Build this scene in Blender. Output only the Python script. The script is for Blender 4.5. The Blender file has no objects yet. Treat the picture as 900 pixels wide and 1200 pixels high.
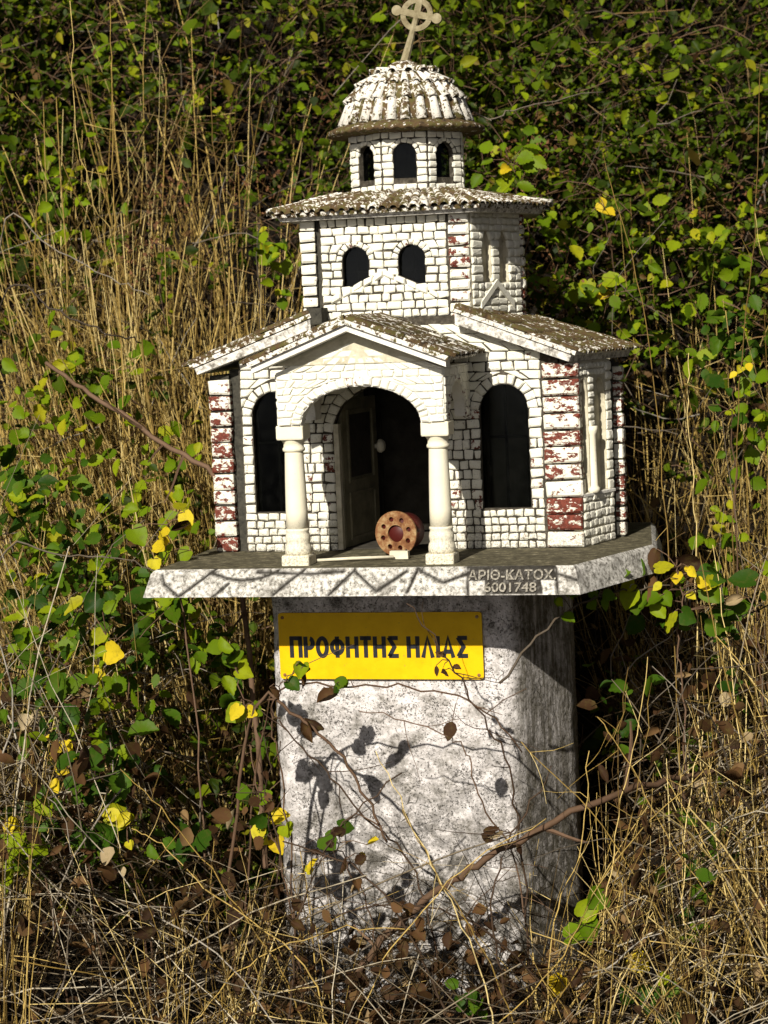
import bpy, math, random
import numpy as np
from mathutils import Vector, Matrix
from mathutils.geometry import tessellate_polygon

random.seed(7); rng = np.random.default_rng(7)
R = math.radians
U = 0.0015                       # metres per design unit of the shrine
scene = bpy.context.scene
COL = scene.collection

# ------------------------------------------------------------------ camera
FPX = 2400.0
CAM = np.array([0.0, -3.6, 1.22])
PITCH = math.atan((600 - 365) / FPX); ROLL = 0.042
_fw = np.array([0, math.cos(PITCH), -math.sin(PITCH)]); _rt = np.array([1.0, 0, 0]); _up = np.cross(_rt, _fw)
_r = math.cos(ROLL) * _rt - math.sin(ROLL) * _up
_u = math.sin(ROLL) * _rt + math.cos(ROLL) * _up
cd = bpy.data.cameras.new('camera'); cam = bpy.data.objects.new('camera', cd); COL.objects.link(cam)
cam.matrix_world = Matrix(((_r[0], _u[0], -_fw[0], CAM[0]), (_r[1], _u[1], -_fw[1], CAM[1]),
                           (_r[2], _u[2], -_fw[2], CAM[2]), (0, 0, 0, 1)))
cd.sensor_fit = 'VERTICAL'; cd.sensor_height = 36.0; cd.sensor_width = 27.0; cd.lens = 72.0
cd.clip_start = 0.05; cd.clip_end = 500
cd.dof.use_dof = True; cd.dof.focus_distance = 3.5; cd.dof.aperture_fstop = 6.5
scene.camera = cam

# ------------------------------------------------------------------ world, sun, exposure
TH = R(14)                       # the shrine is turned a little to the left of the camera
SUN_EL = R(31); SUN_PHI = R(7)   # sun: left of the shrine's front
sx, sy = -math.sin(SUN_PHI), -math.cos(SUN_PHI)
swx = math.cos(TH) * sx + math.sin(TH) * sy; swy = -math.sin(TH) * sx + math.cos(TH) * sy
SUNV = Vector((swx * math.cos(SUN_EL), swy * math.cos(SUN_EL), math.sin(SUN_EL)))
w = bpy.data.worlds.new('World'); scene.world = w; w.use_nodes = True
nt = w.node_tree; nt.nodes.clear()
sky = nt.nodes.new('ShaderNodeTexSky'); sky.sky_type = 'NISHITA'; sky.sun_disc = False
sky.air_density = 0.13; sky.dust_density = 1.2; sky.ozone_density = 0.0
sky.sun_elevation = SUN_EL; sky.sun_rotation = math.atan2(swx, swy)
bg = nt.nodes.new('ShaderNodeBackground'); bg.inputs['Strength'].default_value = 0.05
wo = nt.nodes.new('ShaderNodeOutputWorld')
hs = nt.nodes.new('ShaderNodeHueSaturation'); hs.inputs['Saturation'].default_value = 0.45   # camera balanced for the warm shade
nt.links.new(sky.outputs[0], hs.inputs['Color']); nt.links.new(hs.outputs[0], bg.inputs['Color']); nt.links.new(bg.outputs[0], wo.inputs['Surface'])
sd = bpy.data.lights.new('sun', 'SUN'); sd.energy = 5.0; sd.angle = R(0.53); sd.color = (1.0, 0.935, 0.82)
so = bpy.data.objects.new('sun', sd); COL.objects.link(so); so.location = (-3, -6, 6)
so.rotation_euler = SUNV.to_track_quat('Z', 'Y').to_euler()
vs = scene.view_settings; vs.view_transform = 'Standard'; vs.look = 'None'; vs.gamma = 1.0
vs.use_curve_mapping = False; vs.exposure = 0.4

# ------------------------------------------------------------------ materials
class NB:
    def __init__(s, name):
        s.m = bpy.data.materials.new(name); s.m.use_nodes = True
        s.t = s.m.node_tree; s.t.nodes.clear()
        s.out = s.t.nodes.new('ShaderNodeOutputMaterial')
        s.p = s.t.nodes.new('ShaderNodeBsdfPrincipled'); s.link(s.p.outputs[0], s.out.inputs['Surface'])
        s.co = s.t.nodes.new('ShaderNodeTexCoord').outputs['Object']
    def link(s, a, b): s.t.links.new(a, b)
    def n(s, ty, **kw):
        nd = s.t.nodes.new(ty)
        for k, v in kw.items(): setattr(nd, k, v)
        return nd
    def val(s, sock, v):
        if hasattr(v, 'is_linked') or hasattr(v, 'links'): s.link(v, sock)
        else: sock.default_value = v
    def noise(s, scale, detail=4, rough=0.6, vec=None, dist=0.0):
        nd = s.n('ShaderNodeTexNoise'); nd.inputs['Scale'].default_value = scale
        nd.inputs['Detail'].default_value = detail; nd.inputs['Roughness'].default_value = rough
        nd.inputs['Distortion'].default_value = dist
        s.link(vec or s.co, nd.inputs['Vector']); return nd.outputs['Fac']
    def voro(s, scale, feature='F1', vec=None):
        nd = s.n('ShaderNodeTexVoronoi', feature=feature); nd.inputs['Scale'].default_value = scale
        s.link(vec or s.co, nd.inputs['Vector']); return nd.outputs['Distance']
    def ramp(s, fac, stops, interp='LINEAR'):
        nd = s.n('ShaderNodeValToRGB'); cr = nd.color_ramp; cr.interpolation = interp
        while len(cr.elements) > 1: cr.elements.remove(cr.elements[-1])
        cr.elements[0].position = stops[0][0]; cr.elements[0].color = s.c4(stops[0][1])
        for p, c in stops[1:]:
            e = cr.elements.new(p); e.color = s.c4(c)
        s.link(fac, nd.inputs[0]); return nd.outputs['Color']
    def c4(s, c):
        if isinstance(c, (int, float)): return (c, c, c, 1)
        return (c[0], c[1], c[2], 1)
    def step(s, fac, lo, hi):
        nd = s.n('ShaderNodeMapRange'); nd.clamp = True
        s.link(fac, nd.inputs[0]); s.val(nd.inputs[1], lo); s.val(nd.inputs[2], hi); return nd.outputs[0]
    def mix(s, fac, a, b):
        nd = s.n('ShaderNodeMix', data_type='RGBA')
        s.val(nd.inputs[0], fac)
        for sock, v in ((nd.inputs[6], a), (nd.inputs[7], b)):
            if hasattr(v, 'links'): s.link(v, sock)
            else: sock.default_value = s.c4(v)
        return nd.outputs[2]
    def math(s, op, a, b=0.0):
        nd = s.n('ShaderNodeMath', operation=op); s.val(nd.inputs[0], a); s.val(nd.inputs[1], b); return nd.outputs[0]
    def bump(s, h, strength=0.5, dist=0.001):
        nd = s.n('ShaderNodeBump'); nd.inputs['Strength'].default_value = strength
        nd.inputs['Distance'].default_value = dist; s.link(h, nd.inputs['Height'])
        s.link(nd.outputs[0], s.p.inputs['Normal'])
    def z(s):
        nd = s.n('ShaderNodeSeparateXYZ'); s.link(s.co, nd.inputs[0]); return nd.outputs[2]
    def island(s):
        g = s.n('ShaderNodeNewGeometry').outputs['Random Per Island']
        o = s.n('ShaderNodeObjectInfo').outputs['Random']
        return s.math('FRACT', s.math('ADD', g, o))
    def fin(s, color, rough=0.8, spec=0.2):
        s.val(s.p.inputs['Roughness'], rough); s.p.inputs['Specular IOR Level'].default_value = spec
        if hasattr(color, 'links'): s.link(color, s.p.inputs['Base Color'])
        else: s.p.inputs['Base Color'].default_value = s.c4(color)
        return s.m

def m_paint(name, red=0.12, grime=0.3, white=(0.78, 0.76, 0.70), under=(0.17, 0.040, 0.024), low=True, big=90, st=1.0, iv=0.08):
    """old white paint over cast brick: chips show the brick, dirt sits in specks and towards the splash zone"""
    b = NB(name)
    isl = b.island()
    mpc = b.n('ShaderNodeMapping'); mpc.inputs['Scale'].default_value = (1, 1, st); b.link(b.co, mpc.inputs['Vector'])
    chip = b.math('ADD', b.noise(big, 8, 0.72, vec=mpc.outputs[0]), b.math('MULTIPLY', b.math('SUBTRACT', isl, 0.5), iv))
    m_chip = b.step(chip, 0.705 - red * 0.42, 0.725 - red * 0.42)
    speck = b.noise(420, 4, 0.7)
    ms = b.step(speck, 0.72 - grime * 0.25, 0.80 - grime * 0.25)
    if low:                                   # rain splash wear along the lowest courses
        zz = b.step(b.math('ADD', b.z(), b.math('MULTIPLY', b.noise(30, 3), 0.06)), 0.11, 0.02)
        sp2 = b.step(b.noise(300, 5, 0.75), 0.46, 0.60)
        ms = b.math('MAXIMUM', ms, b.math('MULTIPLY', zz, sp2))
    tint = b.mix(b.noise(25, 3), white, tuple(v * 0.86 for v in white[:2]) + (white[2] * 0.74,))
    c = b.mix(b.math('MULTIPLY', ms, 0.85), tint, (0.10, 0.085, 0.07))
    und = b.mix(b.step(b.noise(200, 3), 0.4, 0.6), under, tuple(v * 0.55 for v in under))
    c = b.mix(m_chip, c, und)
    h = b.math('ADD', b.math('MULTIPLY', b.noise(260, 5, 0.7), 0.8), b.math('MULTIPLY', m_chip, -0.4))
    b.bump(h, 0.55, 0.0012)
    return b.fin(c, 0.75, 0.25)

def m_mottle(name, cols, scale=60, bump=0.6, dist=0.0015, rough=0.9, speck=None, det=6):
    b = NB(name)
    n = b.noise(scale, det, 0.68)
    c = b.ramp(n, cols)
    if speck:
        s2 = b.step(b.noise(speck[0], 4, 0.7), speck[1], speck[1] + 0.06)
        c = b.mix(s2, c, speck[2])
    b.bump(b.math('ADD', n, b.noise(scale * 5, 4, 0.7)), bump, dist)
    return b.fin(c, rough, 0.15)

M = {}
M['brick'] = m_paint('white_painted_brick', 0.12, 0.46)
M['brick_small'] = m_paint('white_painted_fine_brick', 0.05, 0.36, low=False)
M['brick_jamb'] = m_paint('chipped_red_brick', 0.40, 0.4, big=120)
M['quoin'] = m_paint('peeling_red_quoin', 0.46, 0.34, big=66, st=1.7, iv=0.17)
M['quoin_pale'] = m_paint('pale_quoin', 0.22, 0.35, low=False)
M['quoin_mid'] = m_paint('patchy_quoin', 0.33, 0.35, low=False, big=75, iv=0.12)
M['column'] = m_paint('cream_column_paint', 0.02, 0.22, white=(0.80, 0.75, 0.63), under=(0.1, 0.07, 0.05), big=160)
M['mortar'] = m_mottle('dark_mortar', [(0.3, (0.02, 0.018, 0.014)), (0.55, (0.07, 0.06, 0.045)), (0.78, (0.22, 0.20, 0.16))], 120)
M['plaster'] = m_mottle('aged_cream_plaster', [(0.25, (0.30, 0.27, 0.19)), (0.5, (0.52, 0.48, 0.36)), (0.8, (0.66, 0.62, 0.50))], 45,
                        speck=(300, 0.68, (0.09, 0.08, 0.06)))
M['trim'] = m_mottle('white_trim', [(0.25, (0.40, 0.38, 0.33)), (0.42, (0.72, 0.70, 0.64)), (0.8, (0.80, 0.78, 0.73))], 70,
                     speck=(260, 0.66, (0.10, 0.09, 0.07)))
M['trim_old'] = m_mottle('weathered_trim', [(0.34, (0.13, 0.12, 0.10)), (0.45, (0.40, 0.38, 0.34)), (0.55, (0.68, 0.66, 0.61)), (0.8, (0.78, 0.76, 0.71))], 110, speck=(300, 0.6, (0.08, 0.07, 0.05)))
M['groove'] = m_mottle('black_lichen_mortar', [(0.3, (0.02, 0.02, 0.017)), (0.7, (0.075, 0.07, 0.055))], 150)
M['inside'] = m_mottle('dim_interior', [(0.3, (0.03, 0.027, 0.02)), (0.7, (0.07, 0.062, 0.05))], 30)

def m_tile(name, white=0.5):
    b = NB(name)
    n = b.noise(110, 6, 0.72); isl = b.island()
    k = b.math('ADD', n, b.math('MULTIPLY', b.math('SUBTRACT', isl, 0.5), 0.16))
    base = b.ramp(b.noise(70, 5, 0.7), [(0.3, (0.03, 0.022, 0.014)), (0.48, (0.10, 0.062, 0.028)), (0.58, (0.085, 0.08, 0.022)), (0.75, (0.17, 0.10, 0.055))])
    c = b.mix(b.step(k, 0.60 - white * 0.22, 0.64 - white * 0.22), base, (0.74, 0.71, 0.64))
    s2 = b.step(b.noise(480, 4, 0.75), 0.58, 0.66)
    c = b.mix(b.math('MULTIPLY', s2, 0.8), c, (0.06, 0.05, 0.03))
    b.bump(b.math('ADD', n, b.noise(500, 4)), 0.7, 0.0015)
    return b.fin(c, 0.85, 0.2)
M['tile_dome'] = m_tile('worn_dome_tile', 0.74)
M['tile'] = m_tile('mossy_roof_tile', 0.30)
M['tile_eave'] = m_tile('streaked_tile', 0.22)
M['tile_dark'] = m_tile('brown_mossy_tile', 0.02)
M['tile_edge'] = m_tile('whitewashed_roof_edge', 0.75)

def m_slab():
    b = NB('lichened_concrete')
    n = b.noise(130, 7, 0.75)
    c = b.ramp(n, [(0.33, (0.05, 0.046, 0.04)), (0.42, (0.22, 0.21, 0.185)), (0.50, (0.50, 0.48, 0.44)), (0.6, (0.72, 0.70, 0.66))])
    big = b.step(b.noise(22, 5, 0.65), 0.50, 0.62)
    c = b.mix(b.math('MULTIPLY', big, 0.55), c, (0.12, 0.11, 0.095))
    a = b.n('ShaderNodeAttribute'); a.attribute_name = 'dirt'
    c = b.mix(a.outputs['Fac'], c, (0.025, 0.022, 0.018))
    b.bump(b.math('ADD', n, b.noise(500, 4)), 0.8, 0.002)
    return b.fin(c, 0.92, 0.15)
M['slab'] = m_slab()
M['slab_top'] = m_mottle('dirty_slab_top', [(0.3, (0.035, 0.03, 0.02)), (0.5, (0.09, 0.08, 0.05)), (0.62, (0.17, 0.15, 0.095)), (0.78, (0.46, 0.43, 0.34))], 75, speck=(350, 0.6, (0.05, 0.05, 0.03)))

def m_pedestal():
    b = NB('pitted_white_render')
    n = b.noise(28, 6, 0.65)
    c = b.ramp(b.math('ADD', b.math('MULTIPLY', n, 0.6), b.math('MULTIPLY', b.noise(95, 5, 0.7), 0.4)), [(0.36, (0.13, 0.12, 0.105)), (0.44, (0.36, 0.34, 0.32)), (0.52, (0.60, 0.57, 0.56)), (0.6, (0.72, 0.69, 0.68))])
    pit = b.step(b.voro(190), 0.24, 0.16)
    pit = b.math('MULTIPLY', pit, b.step(b.noise(55, 3), 0.48, 0.58))
    fl = b.step(b.math('ADD', b.math('MULTIPLY', b.noise(230, 6, 0.8, dist=0.6), 0.75), b.math('MULTIPLY', b.noise(16, 4, 0.6), 0.25)), 0.555, 0.60)
    d = b.math('MAXIMUM', pit, fl)
    cr = b.step(b.voro(34, 'DISTANCE_TO_EDGE'), 0.028, 0.006)
    cr = b.math('MULTIPLY', cr, b.step(b.noise(26, 3), 0.56, 0.70))
    d = b.math('MAXIMUM', d, cr)
    c = b.mix(b.math('MULTIPLY', d, 0.85), c, (0.085, 0.075, 0.062))
    # black grime at the foot, its tone also painting in the shade there
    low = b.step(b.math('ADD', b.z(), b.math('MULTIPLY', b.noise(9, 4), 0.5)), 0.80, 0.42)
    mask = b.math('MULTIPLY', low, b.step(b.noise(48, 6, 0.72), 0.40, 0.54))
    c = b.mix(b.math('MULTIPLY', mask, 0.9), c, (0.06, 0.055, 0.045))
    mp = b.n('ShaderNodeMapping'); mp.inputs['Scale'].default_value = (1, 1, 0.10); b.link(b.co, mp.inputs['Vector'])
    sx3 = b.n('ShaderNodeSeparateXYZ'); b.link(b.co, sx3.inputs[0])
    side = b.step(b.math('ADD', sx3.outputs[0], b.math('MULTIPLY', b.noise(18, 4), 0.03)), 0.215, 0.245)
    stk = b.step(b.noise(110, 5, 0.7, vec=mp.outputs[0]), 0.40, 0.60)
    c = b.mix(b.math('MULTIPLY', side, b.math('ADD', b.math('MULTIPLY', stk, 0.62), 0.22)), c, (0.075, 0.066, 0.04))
    b.bump(b.math('SUBTRACT', b.math('MULTIPLY', b.noise(70, 6, 0.7), 1.2), b.math('MULTIPLY', d, 0.8)), 0.9, 0.004)
    return b.fin(c, 0.95, 0.1)
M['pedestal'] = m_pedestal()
M['sign'] = m_mottle('yellow_enamel', [(0.3, (0.62, 0.36, 0.0)), (0.6, (0.74, 0.46, 0.002))], 18, bump=0.08, rough=0.45, speck=(130, 0.66, (0.38, 0.24, 0.03)))
M['letter'] = NB('black_letter_paint').fin((0.012, 0.013, 0.018), 0.5, 0.3)
M['relief'] = m_mottle('relief_letters', [(0.35, (0.08, 0.07, 0.055)), (0.5, (0.26, 0.24, 0.20)), (0.65, (0.44, 0.41, 0.35))], 260)
M['cross'] = m_mottle('beige_cross', [(0.3, (0.13, 0.105, 0.055)), (0.5, (0.25, 0.215, 0.13)), (0.7, (0.36, 0.32, 0.21))], 60, speck=(240, 0.62, (0.12, 0.09, 0.05)))
M['door'] = m_mottle('shaded_white_door', [(0.3, (0.10, 0.09, 0.055)), (0.6, (0.20, 0.18, 0.115))], 30, bump=0.1, rough=0.5)  # cream paint darkened, so the colour carries the doorway's shade
M['wood_dark'] = m_mottle('dark_frame', [(0.3, (0.02, 0.018, 0.015)), (0.7, (0.06, 0.05, 0.04))], 40, rough=0.6)
M['rust_disc'] = m_mottle('rusty_tin', [(0.3, (0.07, 0.025, 0.012)), (0.48, (0.19, 0.085, 0.035)), (0.6, (0.30, 0.19, 0.09)), (0.75, (0.42, 0.33, 0.20))], 65, rough=0.5, bump=0.2)
M['red_plastic'] = NB('red_plastic').fin((0.06, 0.007, 0.005), 0.5, 0.3)
M['candle'] = m_mottle('wax', [(0.3, (0.50, 0.46, 0.34)), (0.7, (0.66, 0.62, 0.50))], 50, bump=0.2, rough=0.5)

def m_glass():
    b = NB('dusty_dark_glass')
    g = b.n('ShaderNodeBsdfGlossy'); g.inputs['Roughness'].default_value = 0.12; g.inputs['Color'].default_value = (0.8, 0.85, 0.9, 1)
    t = b.n('ShaderNodeBsdfTransparent'); t.inputs['Color'].default_value = (0.36, 0.38, 0.36, 1)
    df = b.n('ShaderNodeBsdfDiffuse'); df.inputs['Color'].default_value = (0.20, 0.20, 0.18, 1)
    m1 = b.n('ShaderNodeMixShader'); m1.inputs[0].default_value = 0.010
    b.link(t.outputs[0], m1.inputs[1]); b.link(g.outputs[0], m1.inputs[2])
    m2 = b.n('ShaderNodeMixShader'); b.link(b.math('MULTIPLY', b.step(b.noise(60, 5, 0.7), 0.45, 0.8), 0.015), m2.inputs[0])
    b.link(m1.outputs[0], m2.inputs[1]); b.link(df.outputs[0], m2.inputs[2])
    b.link(m2.outputs[0], b.out.inputs['Surface']); return b.m
M['glass'] = m_glass()

def m_leaf(name, stops, trans=0.28, rough=0.5):
    b = NB(name)
    isl = b.island()
    c = b.ramp(isl, stops)
    c = b.mix(b.math('MULTIPLY', b.step(b.noise(90, 4, 0.7), 0.50, 0.75), 0.5), c, (0.10, 0.085, 0.02))
    b.fin(c, rough, 0.10)
    tr = b.n('ShaderNodeBsdfTranslucent'); b.link(c, tr.inputs['Color'])
    ms = b.n('ShaderNodeMixShader'); ms.inputs[0].default_value = trans
    b.link(b.p.outputs[0], ms.inputs[1]); b.link(tr.outputs[0], ms.inputs[2]); b.link(ms.outputs[0], b.out.inputs['Surface'])
    return b.m
M['leaf'] = m_leaf('bramble_leaf', [(0.0, (0.012, 0.024, 0.0012)), (0.40, (0.032, 0.058, 0.002)), (0.72, (0.066, 0.106, 0.003)), (0.92, (0.14, 0.18, 0.005)), (0.97, (0.22, 0.20, 0.010)), (0.985, (0.10, 0.055, 0.02))])
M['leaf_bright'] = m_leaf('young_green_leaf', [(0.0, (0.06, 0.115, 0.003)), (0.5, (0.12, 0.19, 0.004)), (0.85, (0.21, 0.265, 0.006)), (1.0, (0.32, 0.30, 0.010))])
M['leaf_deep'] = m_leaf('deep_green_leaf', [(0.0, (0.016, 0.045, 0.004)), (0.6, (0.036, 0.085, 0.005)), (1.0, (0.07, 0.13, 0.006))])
M['leaf_yellow'] = m_leaf('yellow_leaf', [(0.0, (0.48, 0.34, 0.012)), (0.6, (0.62, 0.48, 0.02)), (1.0, (0.46, 0.42, 0.02))])
M['leaf_dead'] = m_leaf('dead_brown_leaf', [(0.0, (0.025, 0.012, 0.006)), (0.45, (0.055, 0.027, 0.011)), (0.8, (0.10, 0.05, 0.02)), (0.95, (0.20, 0.125, 0.055)), (1.0, (0.40, 0.32, 0.19))], 0.2, 0.7)

def m_stem(name, stops, scale=50):
    b = NB(name)
    c = b.ramp(b.island(), stops)
    c = b.mix(b.math('MULTIPLY', b.step(b.noise(scale, 4, 0.7), 0.45, 0.7), 0.55), c, (0.06, 0.04, 0.02))
    return b.fin(c, 0.7, 0.1)
M['straw'] = m_stem('dry_straw', [(0.0, (0.10, 0.06, 0.018)), (0.3, (0.28, 0.185, 0.045)), (0.65, (0.52, 0.37, 0.115)), (1.0, (0.68, 0.54, 0.24))])
M['straw_dull'] = m_stem('dull_thatch', [(0.0, (0.010, 0.0065, 0.003)), (0.5, (0.024, 0.015, 0.006)), (0.85, (0.05, 0.033, 0.014)), (0.97, (0.13, 0.09, 0.04)), (1.0, (0.32, 0.25, 0.12))])
M['twig'] = m_stem('grey_twig', [(0.0, (0.05, 0.038, 0.028)), (0.6, (0.12, 0.10, 0.075)), (0.9, (0.24, 0.21, 0.17)), (1.0, (0.36, 0.33, 0.28))])
M['pale'] = m_stem('bleached_stem', [(0.0, (0.12, 0.095, 0.065)), (0.5, (0.30, 0.25, 0.17)), (1.0, (0.55, 0.49, 0.37))])
M['brown'] = m_stem('brown_dead_stem', [(0.0, (0.045, 0.025, 0.010)), (0.5, (0.13, 0.075, 0.028)), (0.85, (0.24, 0.15, 0.06)), (1.0, (0.40, 0.30, 0.15))])
M['cane'] = m_stem('brown_cane', [(0.0, (0.085, 0.05, 0.03)), (1.0, (0.16, 0.10, 0.065))])
M['cane_dark'] = m_stem('dark_stem', [(0.0, (0.035, 0.022, 0.015)), (1.0, (0.07, 0.045, 0.03))])
M['seed'] = m_stem('rusty_seedhead', [(0.0, (0.07, 0.03, 0.015)), (1.0, (0.19, 0.09, 0.04))])
M['soil'] = m_mottle('leaf_litter_soil', [(0.3, (0.004, 0.003, 0.002)), (0.55, (0.009, 0.0065, 0.004)), (0.8, (0.02, 0.014, 0.008))], 14, dist=0.02)

# ------------------------------------------------------------------ mesh helpers
class MB:
    def __init__(s): s.v = []; s.f = []
    def add(s, vs, fs):
        o = len(s.v); s.v.extend([tuple(p) for p in vs]); s.f.extend([tuple(i + o for i in f) for f in fs])
    def box(s, x0, x1, y0, y1, z0, z1):
        s.add([(x0, y0, z0), (x1, y0, z0), (x1, y1, z0), (x0, y1, z0), (x0, y0, z1), (x1, y0, z1), (x1, y1, z1), (x0, y1, z1)],
              [(0, 3, 2, 1), (4, 5, 6, 7), (0, 1, 5, 4), (1, 2, 6, 5), (2, 3, 7, 6), (3, 0, 4, 7)])
    def hexa(s, p): s.add(p, [(0, 3, 2, 1), (4, 5, 6, 7), (0, 1, 5, 4), (1, 2, 6, 5), (2, 3, 7, 6), (3, 0, 4, 7)])
    def lathe(s, c, prof, n=28):
        vs = []; fs = []
        for r, z in prof:
            for i in range(n):
                a = 2 * math.pi * i / n; vs.append((c[0] + r * math.cos(a), c[1] + r * math.sin(a), c[2] + z))
        for k in range(len(prof) - 1):
            for i in range(n):
                j = (i + 1) % n; fs.append((k * n + i, k * n + j, (k + 1) * n + j, (k + 1) * n + i))
        fs.append(tuple(range(n - 1, -1, -1))); fs.append(tuple((len(prof) - 1) * n + i for i in range(n)))
        s.add(vs, fs)
    def tube(s, pts, rad, n=5):
        pts = [np.array(p, float) for p in pts]; vs = []; fs = []
        m = len(pts)
        for i in range(m):
            t = pts[min(i + 1, m - 1)] - pts[max(i - 1, 0)]; t = t / (np.linalg.norm(t) + 1e-12)
            a = np.cross(t, (0, 0, 1) if abs(t[2]) < 0.9 else (1, 0, 0)); a /= np.linalg.norm(a) + 1e-12; b = np.cross(t, a)
            r = rad[i] if hasattr(rad, '__len__') else rad
            for k in range(n):
                q = 2 * math.pi * k / n; vs.append(pts[i] + r * (math.cos(q) * a + math.sin(q) * b))
        for i in range(m - 1):
            for k in range(n):
                j = (k + 1) % n; fs.append((i * n + k, i * n + j, (i + 1) * n + j, (i + 1) * n + k))
        fs.append(tuple(range(n - 1, -1, -1))); fs.append(tuple((m - 1) * n + k for k in range(n)))
        s.add(vs, fs)
    def scaled(s, k=U):
        s.v = [(x * k, y * k, z * k) for x, y, z in s.v]; return s
    def build(s, name, mat, parent=None, smooth=False, **kw):
        me = bpy.data.meshes.new(name); me.from_pydata(s.v, [], s.f); me.update()
        if smooth: me.polygons.foreach_set('use_smooth', [True] * len(me.polygons))
        return obj(name, me, mat, parent, **kw)

def tag(o, label=None, cat=None, group=None, kind=None):
    if label: o['label'] = label
    if cat: o['category'] = cat
    if group: o['group'] = group
    if kind: o['kind'] = kind
    return o
def obj(name, me, mat, parent=None, **kw):
    o = bpy.data.objects.new(name, me); COL.objects.link(o)
    if mat is not None and not me.materials: me.materials.append(M[mat] if isinstance(mat, str) else mat)
    if parent is not None: o.parent = parent
    return tag(o, **kw)
def empty(name, loc, rz=0, **kw):
    o = bpy.data.objects.new(name, None); COL.objects.link(o); o.location = loc; o.rotation_euler = (0, 0, rz)
    o.empty_display_size = 0.05
    return tag(o, **kw)

# shrine frame: x to the right along the front, y into the building, design units, origin = middle of the front wall's foot
EX = np.array([math.cos(TH), -math.sin(TH), 0]); EY = np.array([math.sin(TH), math.cos(TH), 0])
ORG = np.array([0, 0, 0.8]) + EX * 12 * U
def s2w(x, y, z): return ORG + EX * x * U + EY * y * U + np.array([0, 0, z * U])
def at(px, py, Y):               # a place in the world on the upright plane y = Y
    xr = px - 450; yr = 600 - py; d = _fw + _r * xr / FPX + _u * yr / FPX
    return CAM + d * ((Y - CAM[1]) / d[1])

# ------------------------------------------------------------------ ground
def terrain(x, y):
    x = np.asarray(x, float); y = np.asarray(y, float)
    t = np.clip((y - 0.42) / 2.4, 0, 1)
    z = 3.75 * t + np.clip(y - 2.82, 0, 40) * 0.12
    z = z + 0.05 * np.sin(3.1 * x + 1.3 * y) * np.clip(y + 0.3, 0, 1) + 0.035 * np.sin(7.3 * x - 2.2 * y + 1) * np.clip(y, 0, 1)
    z = z - np.clip(-y - 0.6, 0, 3) * 0.06
    z = z + 0.10 * np.exp(-((x + 0.75) ** 2) / 0.12 - ((y - 0.1) ** 2) / 0.12) + 0.08 * np.exp(-((x - 0.8) ** 2) / 0.1 - ((y - 0.15) ** 2) / 0.12)
    return z
def build_ground():
    xs = np.concatenate([-np.geomspace(60, 2.2, 14), np.linspace(-2, 2, 61), np.geomspace(2.2, 60, 14)])
    ys = np.concatenate([-np.geomspace(40, 2.2, 12), np.linspace(-2, 3.2, 80), np.geomspace(3.4, 60, 14)])
    X, Y = np.meshgrid(xs, ys); Z = terrain(X, Y) + 0.012 * rng.standard_normal(X.shape) * (np.abs(X) < 2.1)
    nx = len(xs); v = np.stack([X, Y, Z], -1).reshape(-1, 3)
    f = [(j * nx + i, j * nx + i + 1, (j + 1) * nx + i + 1, (j + 1) * nx + i) for j in range(len(ys) - 1) for i in range(nx - 1)]
    m = MB(); m.v = [tuple(p) for p in v]; m.f = f
    m.build('hillside_ground', 'soil', smooth=True, kind='structure', label='dark soil of the overgrown roadside bank')
build_ground()

# ------------------------------------------------------------------ pedestal
def smoothloop(pts, rad, seg=5):
    """round the corners of a closed loop"""
    out = []; n = len(pts)
    for i in range(n):
        p = np.array(pts[i], float); a = np.array(pts[i - 1], float); b = np.array(pts[(i + 1) % n], float)
        r = rad[i]
        if r <= 0: out.append(tuple(p)); continue
        u = (a - p) / np.linalg.norm(a - p); v = (b - p) / np.linalg.norm(b - p)
        for k in range(seg + 1):
            t = k / seg; out.append(tuple((1 - t) ** 2 * (p + u * r) + 2 * t * (1 - t) * p + t * t * (p + v * r)))
    return out
def resample(loop, step):
    out = []; n = len(loop)
    for i in range(n):
        a = np.array(loop[i]); b = np.array(loop[(i + 1) % n]); k = max(1, int(round(np.linalg.norm(b - a) / step)))
        for j in range(k): out.append(a + (b - a) * j / k)
    return np.array(out)
S20, C20 = math.sin(R(20)), math.cos(R(20))
PED_LOOP = [(-134, -40), (143, -40), (143 + 140 * S20, -40 + 140 * C20), (172, 235), (-146, 235), (-146, -28)]
def build_pedestal():
    root = empty('pedestal', s2w(0, 90, -533), -TH, label='pitted white concrete pedestal carrying the miniature church', cat='pedestal')
    loop = resample(smoothloop(PED_LOOP, [0, 26, 14, 8, 8, 0]), 5.0)
    n = len(loop); zs = np.linspace(-31, -545, 104)
    m = MB()
    ph = rng.random((6, 4)) * 6.28
    cen = np.array([15, 95])
    for k, z in enumerate(zs):
        for i, p in enumerate(loop):
            q = 0
            for h in range(6):
                fr = 0.02 * 1.8 ** h
                q += (math.sin(p[0] * fr + ph[h][0] + z * fr * .7) * math.sin(z * fr * 1.1 + ph[h][1] + p[1] * fr)) * 0.9 / (1.35 ** h)
            flare = 1 + (z + 31) / -545 * 0.012
            d = (p - cen); d = d / np.linalg.norm(d)
            pp = cen + (p - cen) * flare + d * (q * 0.7 + rng.normal() * 0.35)
            m.v.append((pp[0] * U, (pp[1] - 90) * U, (z + 533) * U))
    for k in range(len(zs) - 1):
        for i in range(n):
            j = (i + 1) % n; m.f.append((k * n + j, k * n + i, (k + 1) * n + i, (k + 1) * n + j))
    m.f.append(tuple(i for i in range(n)))
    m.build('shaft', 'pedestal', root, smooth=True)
build_pedestal()

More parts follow.
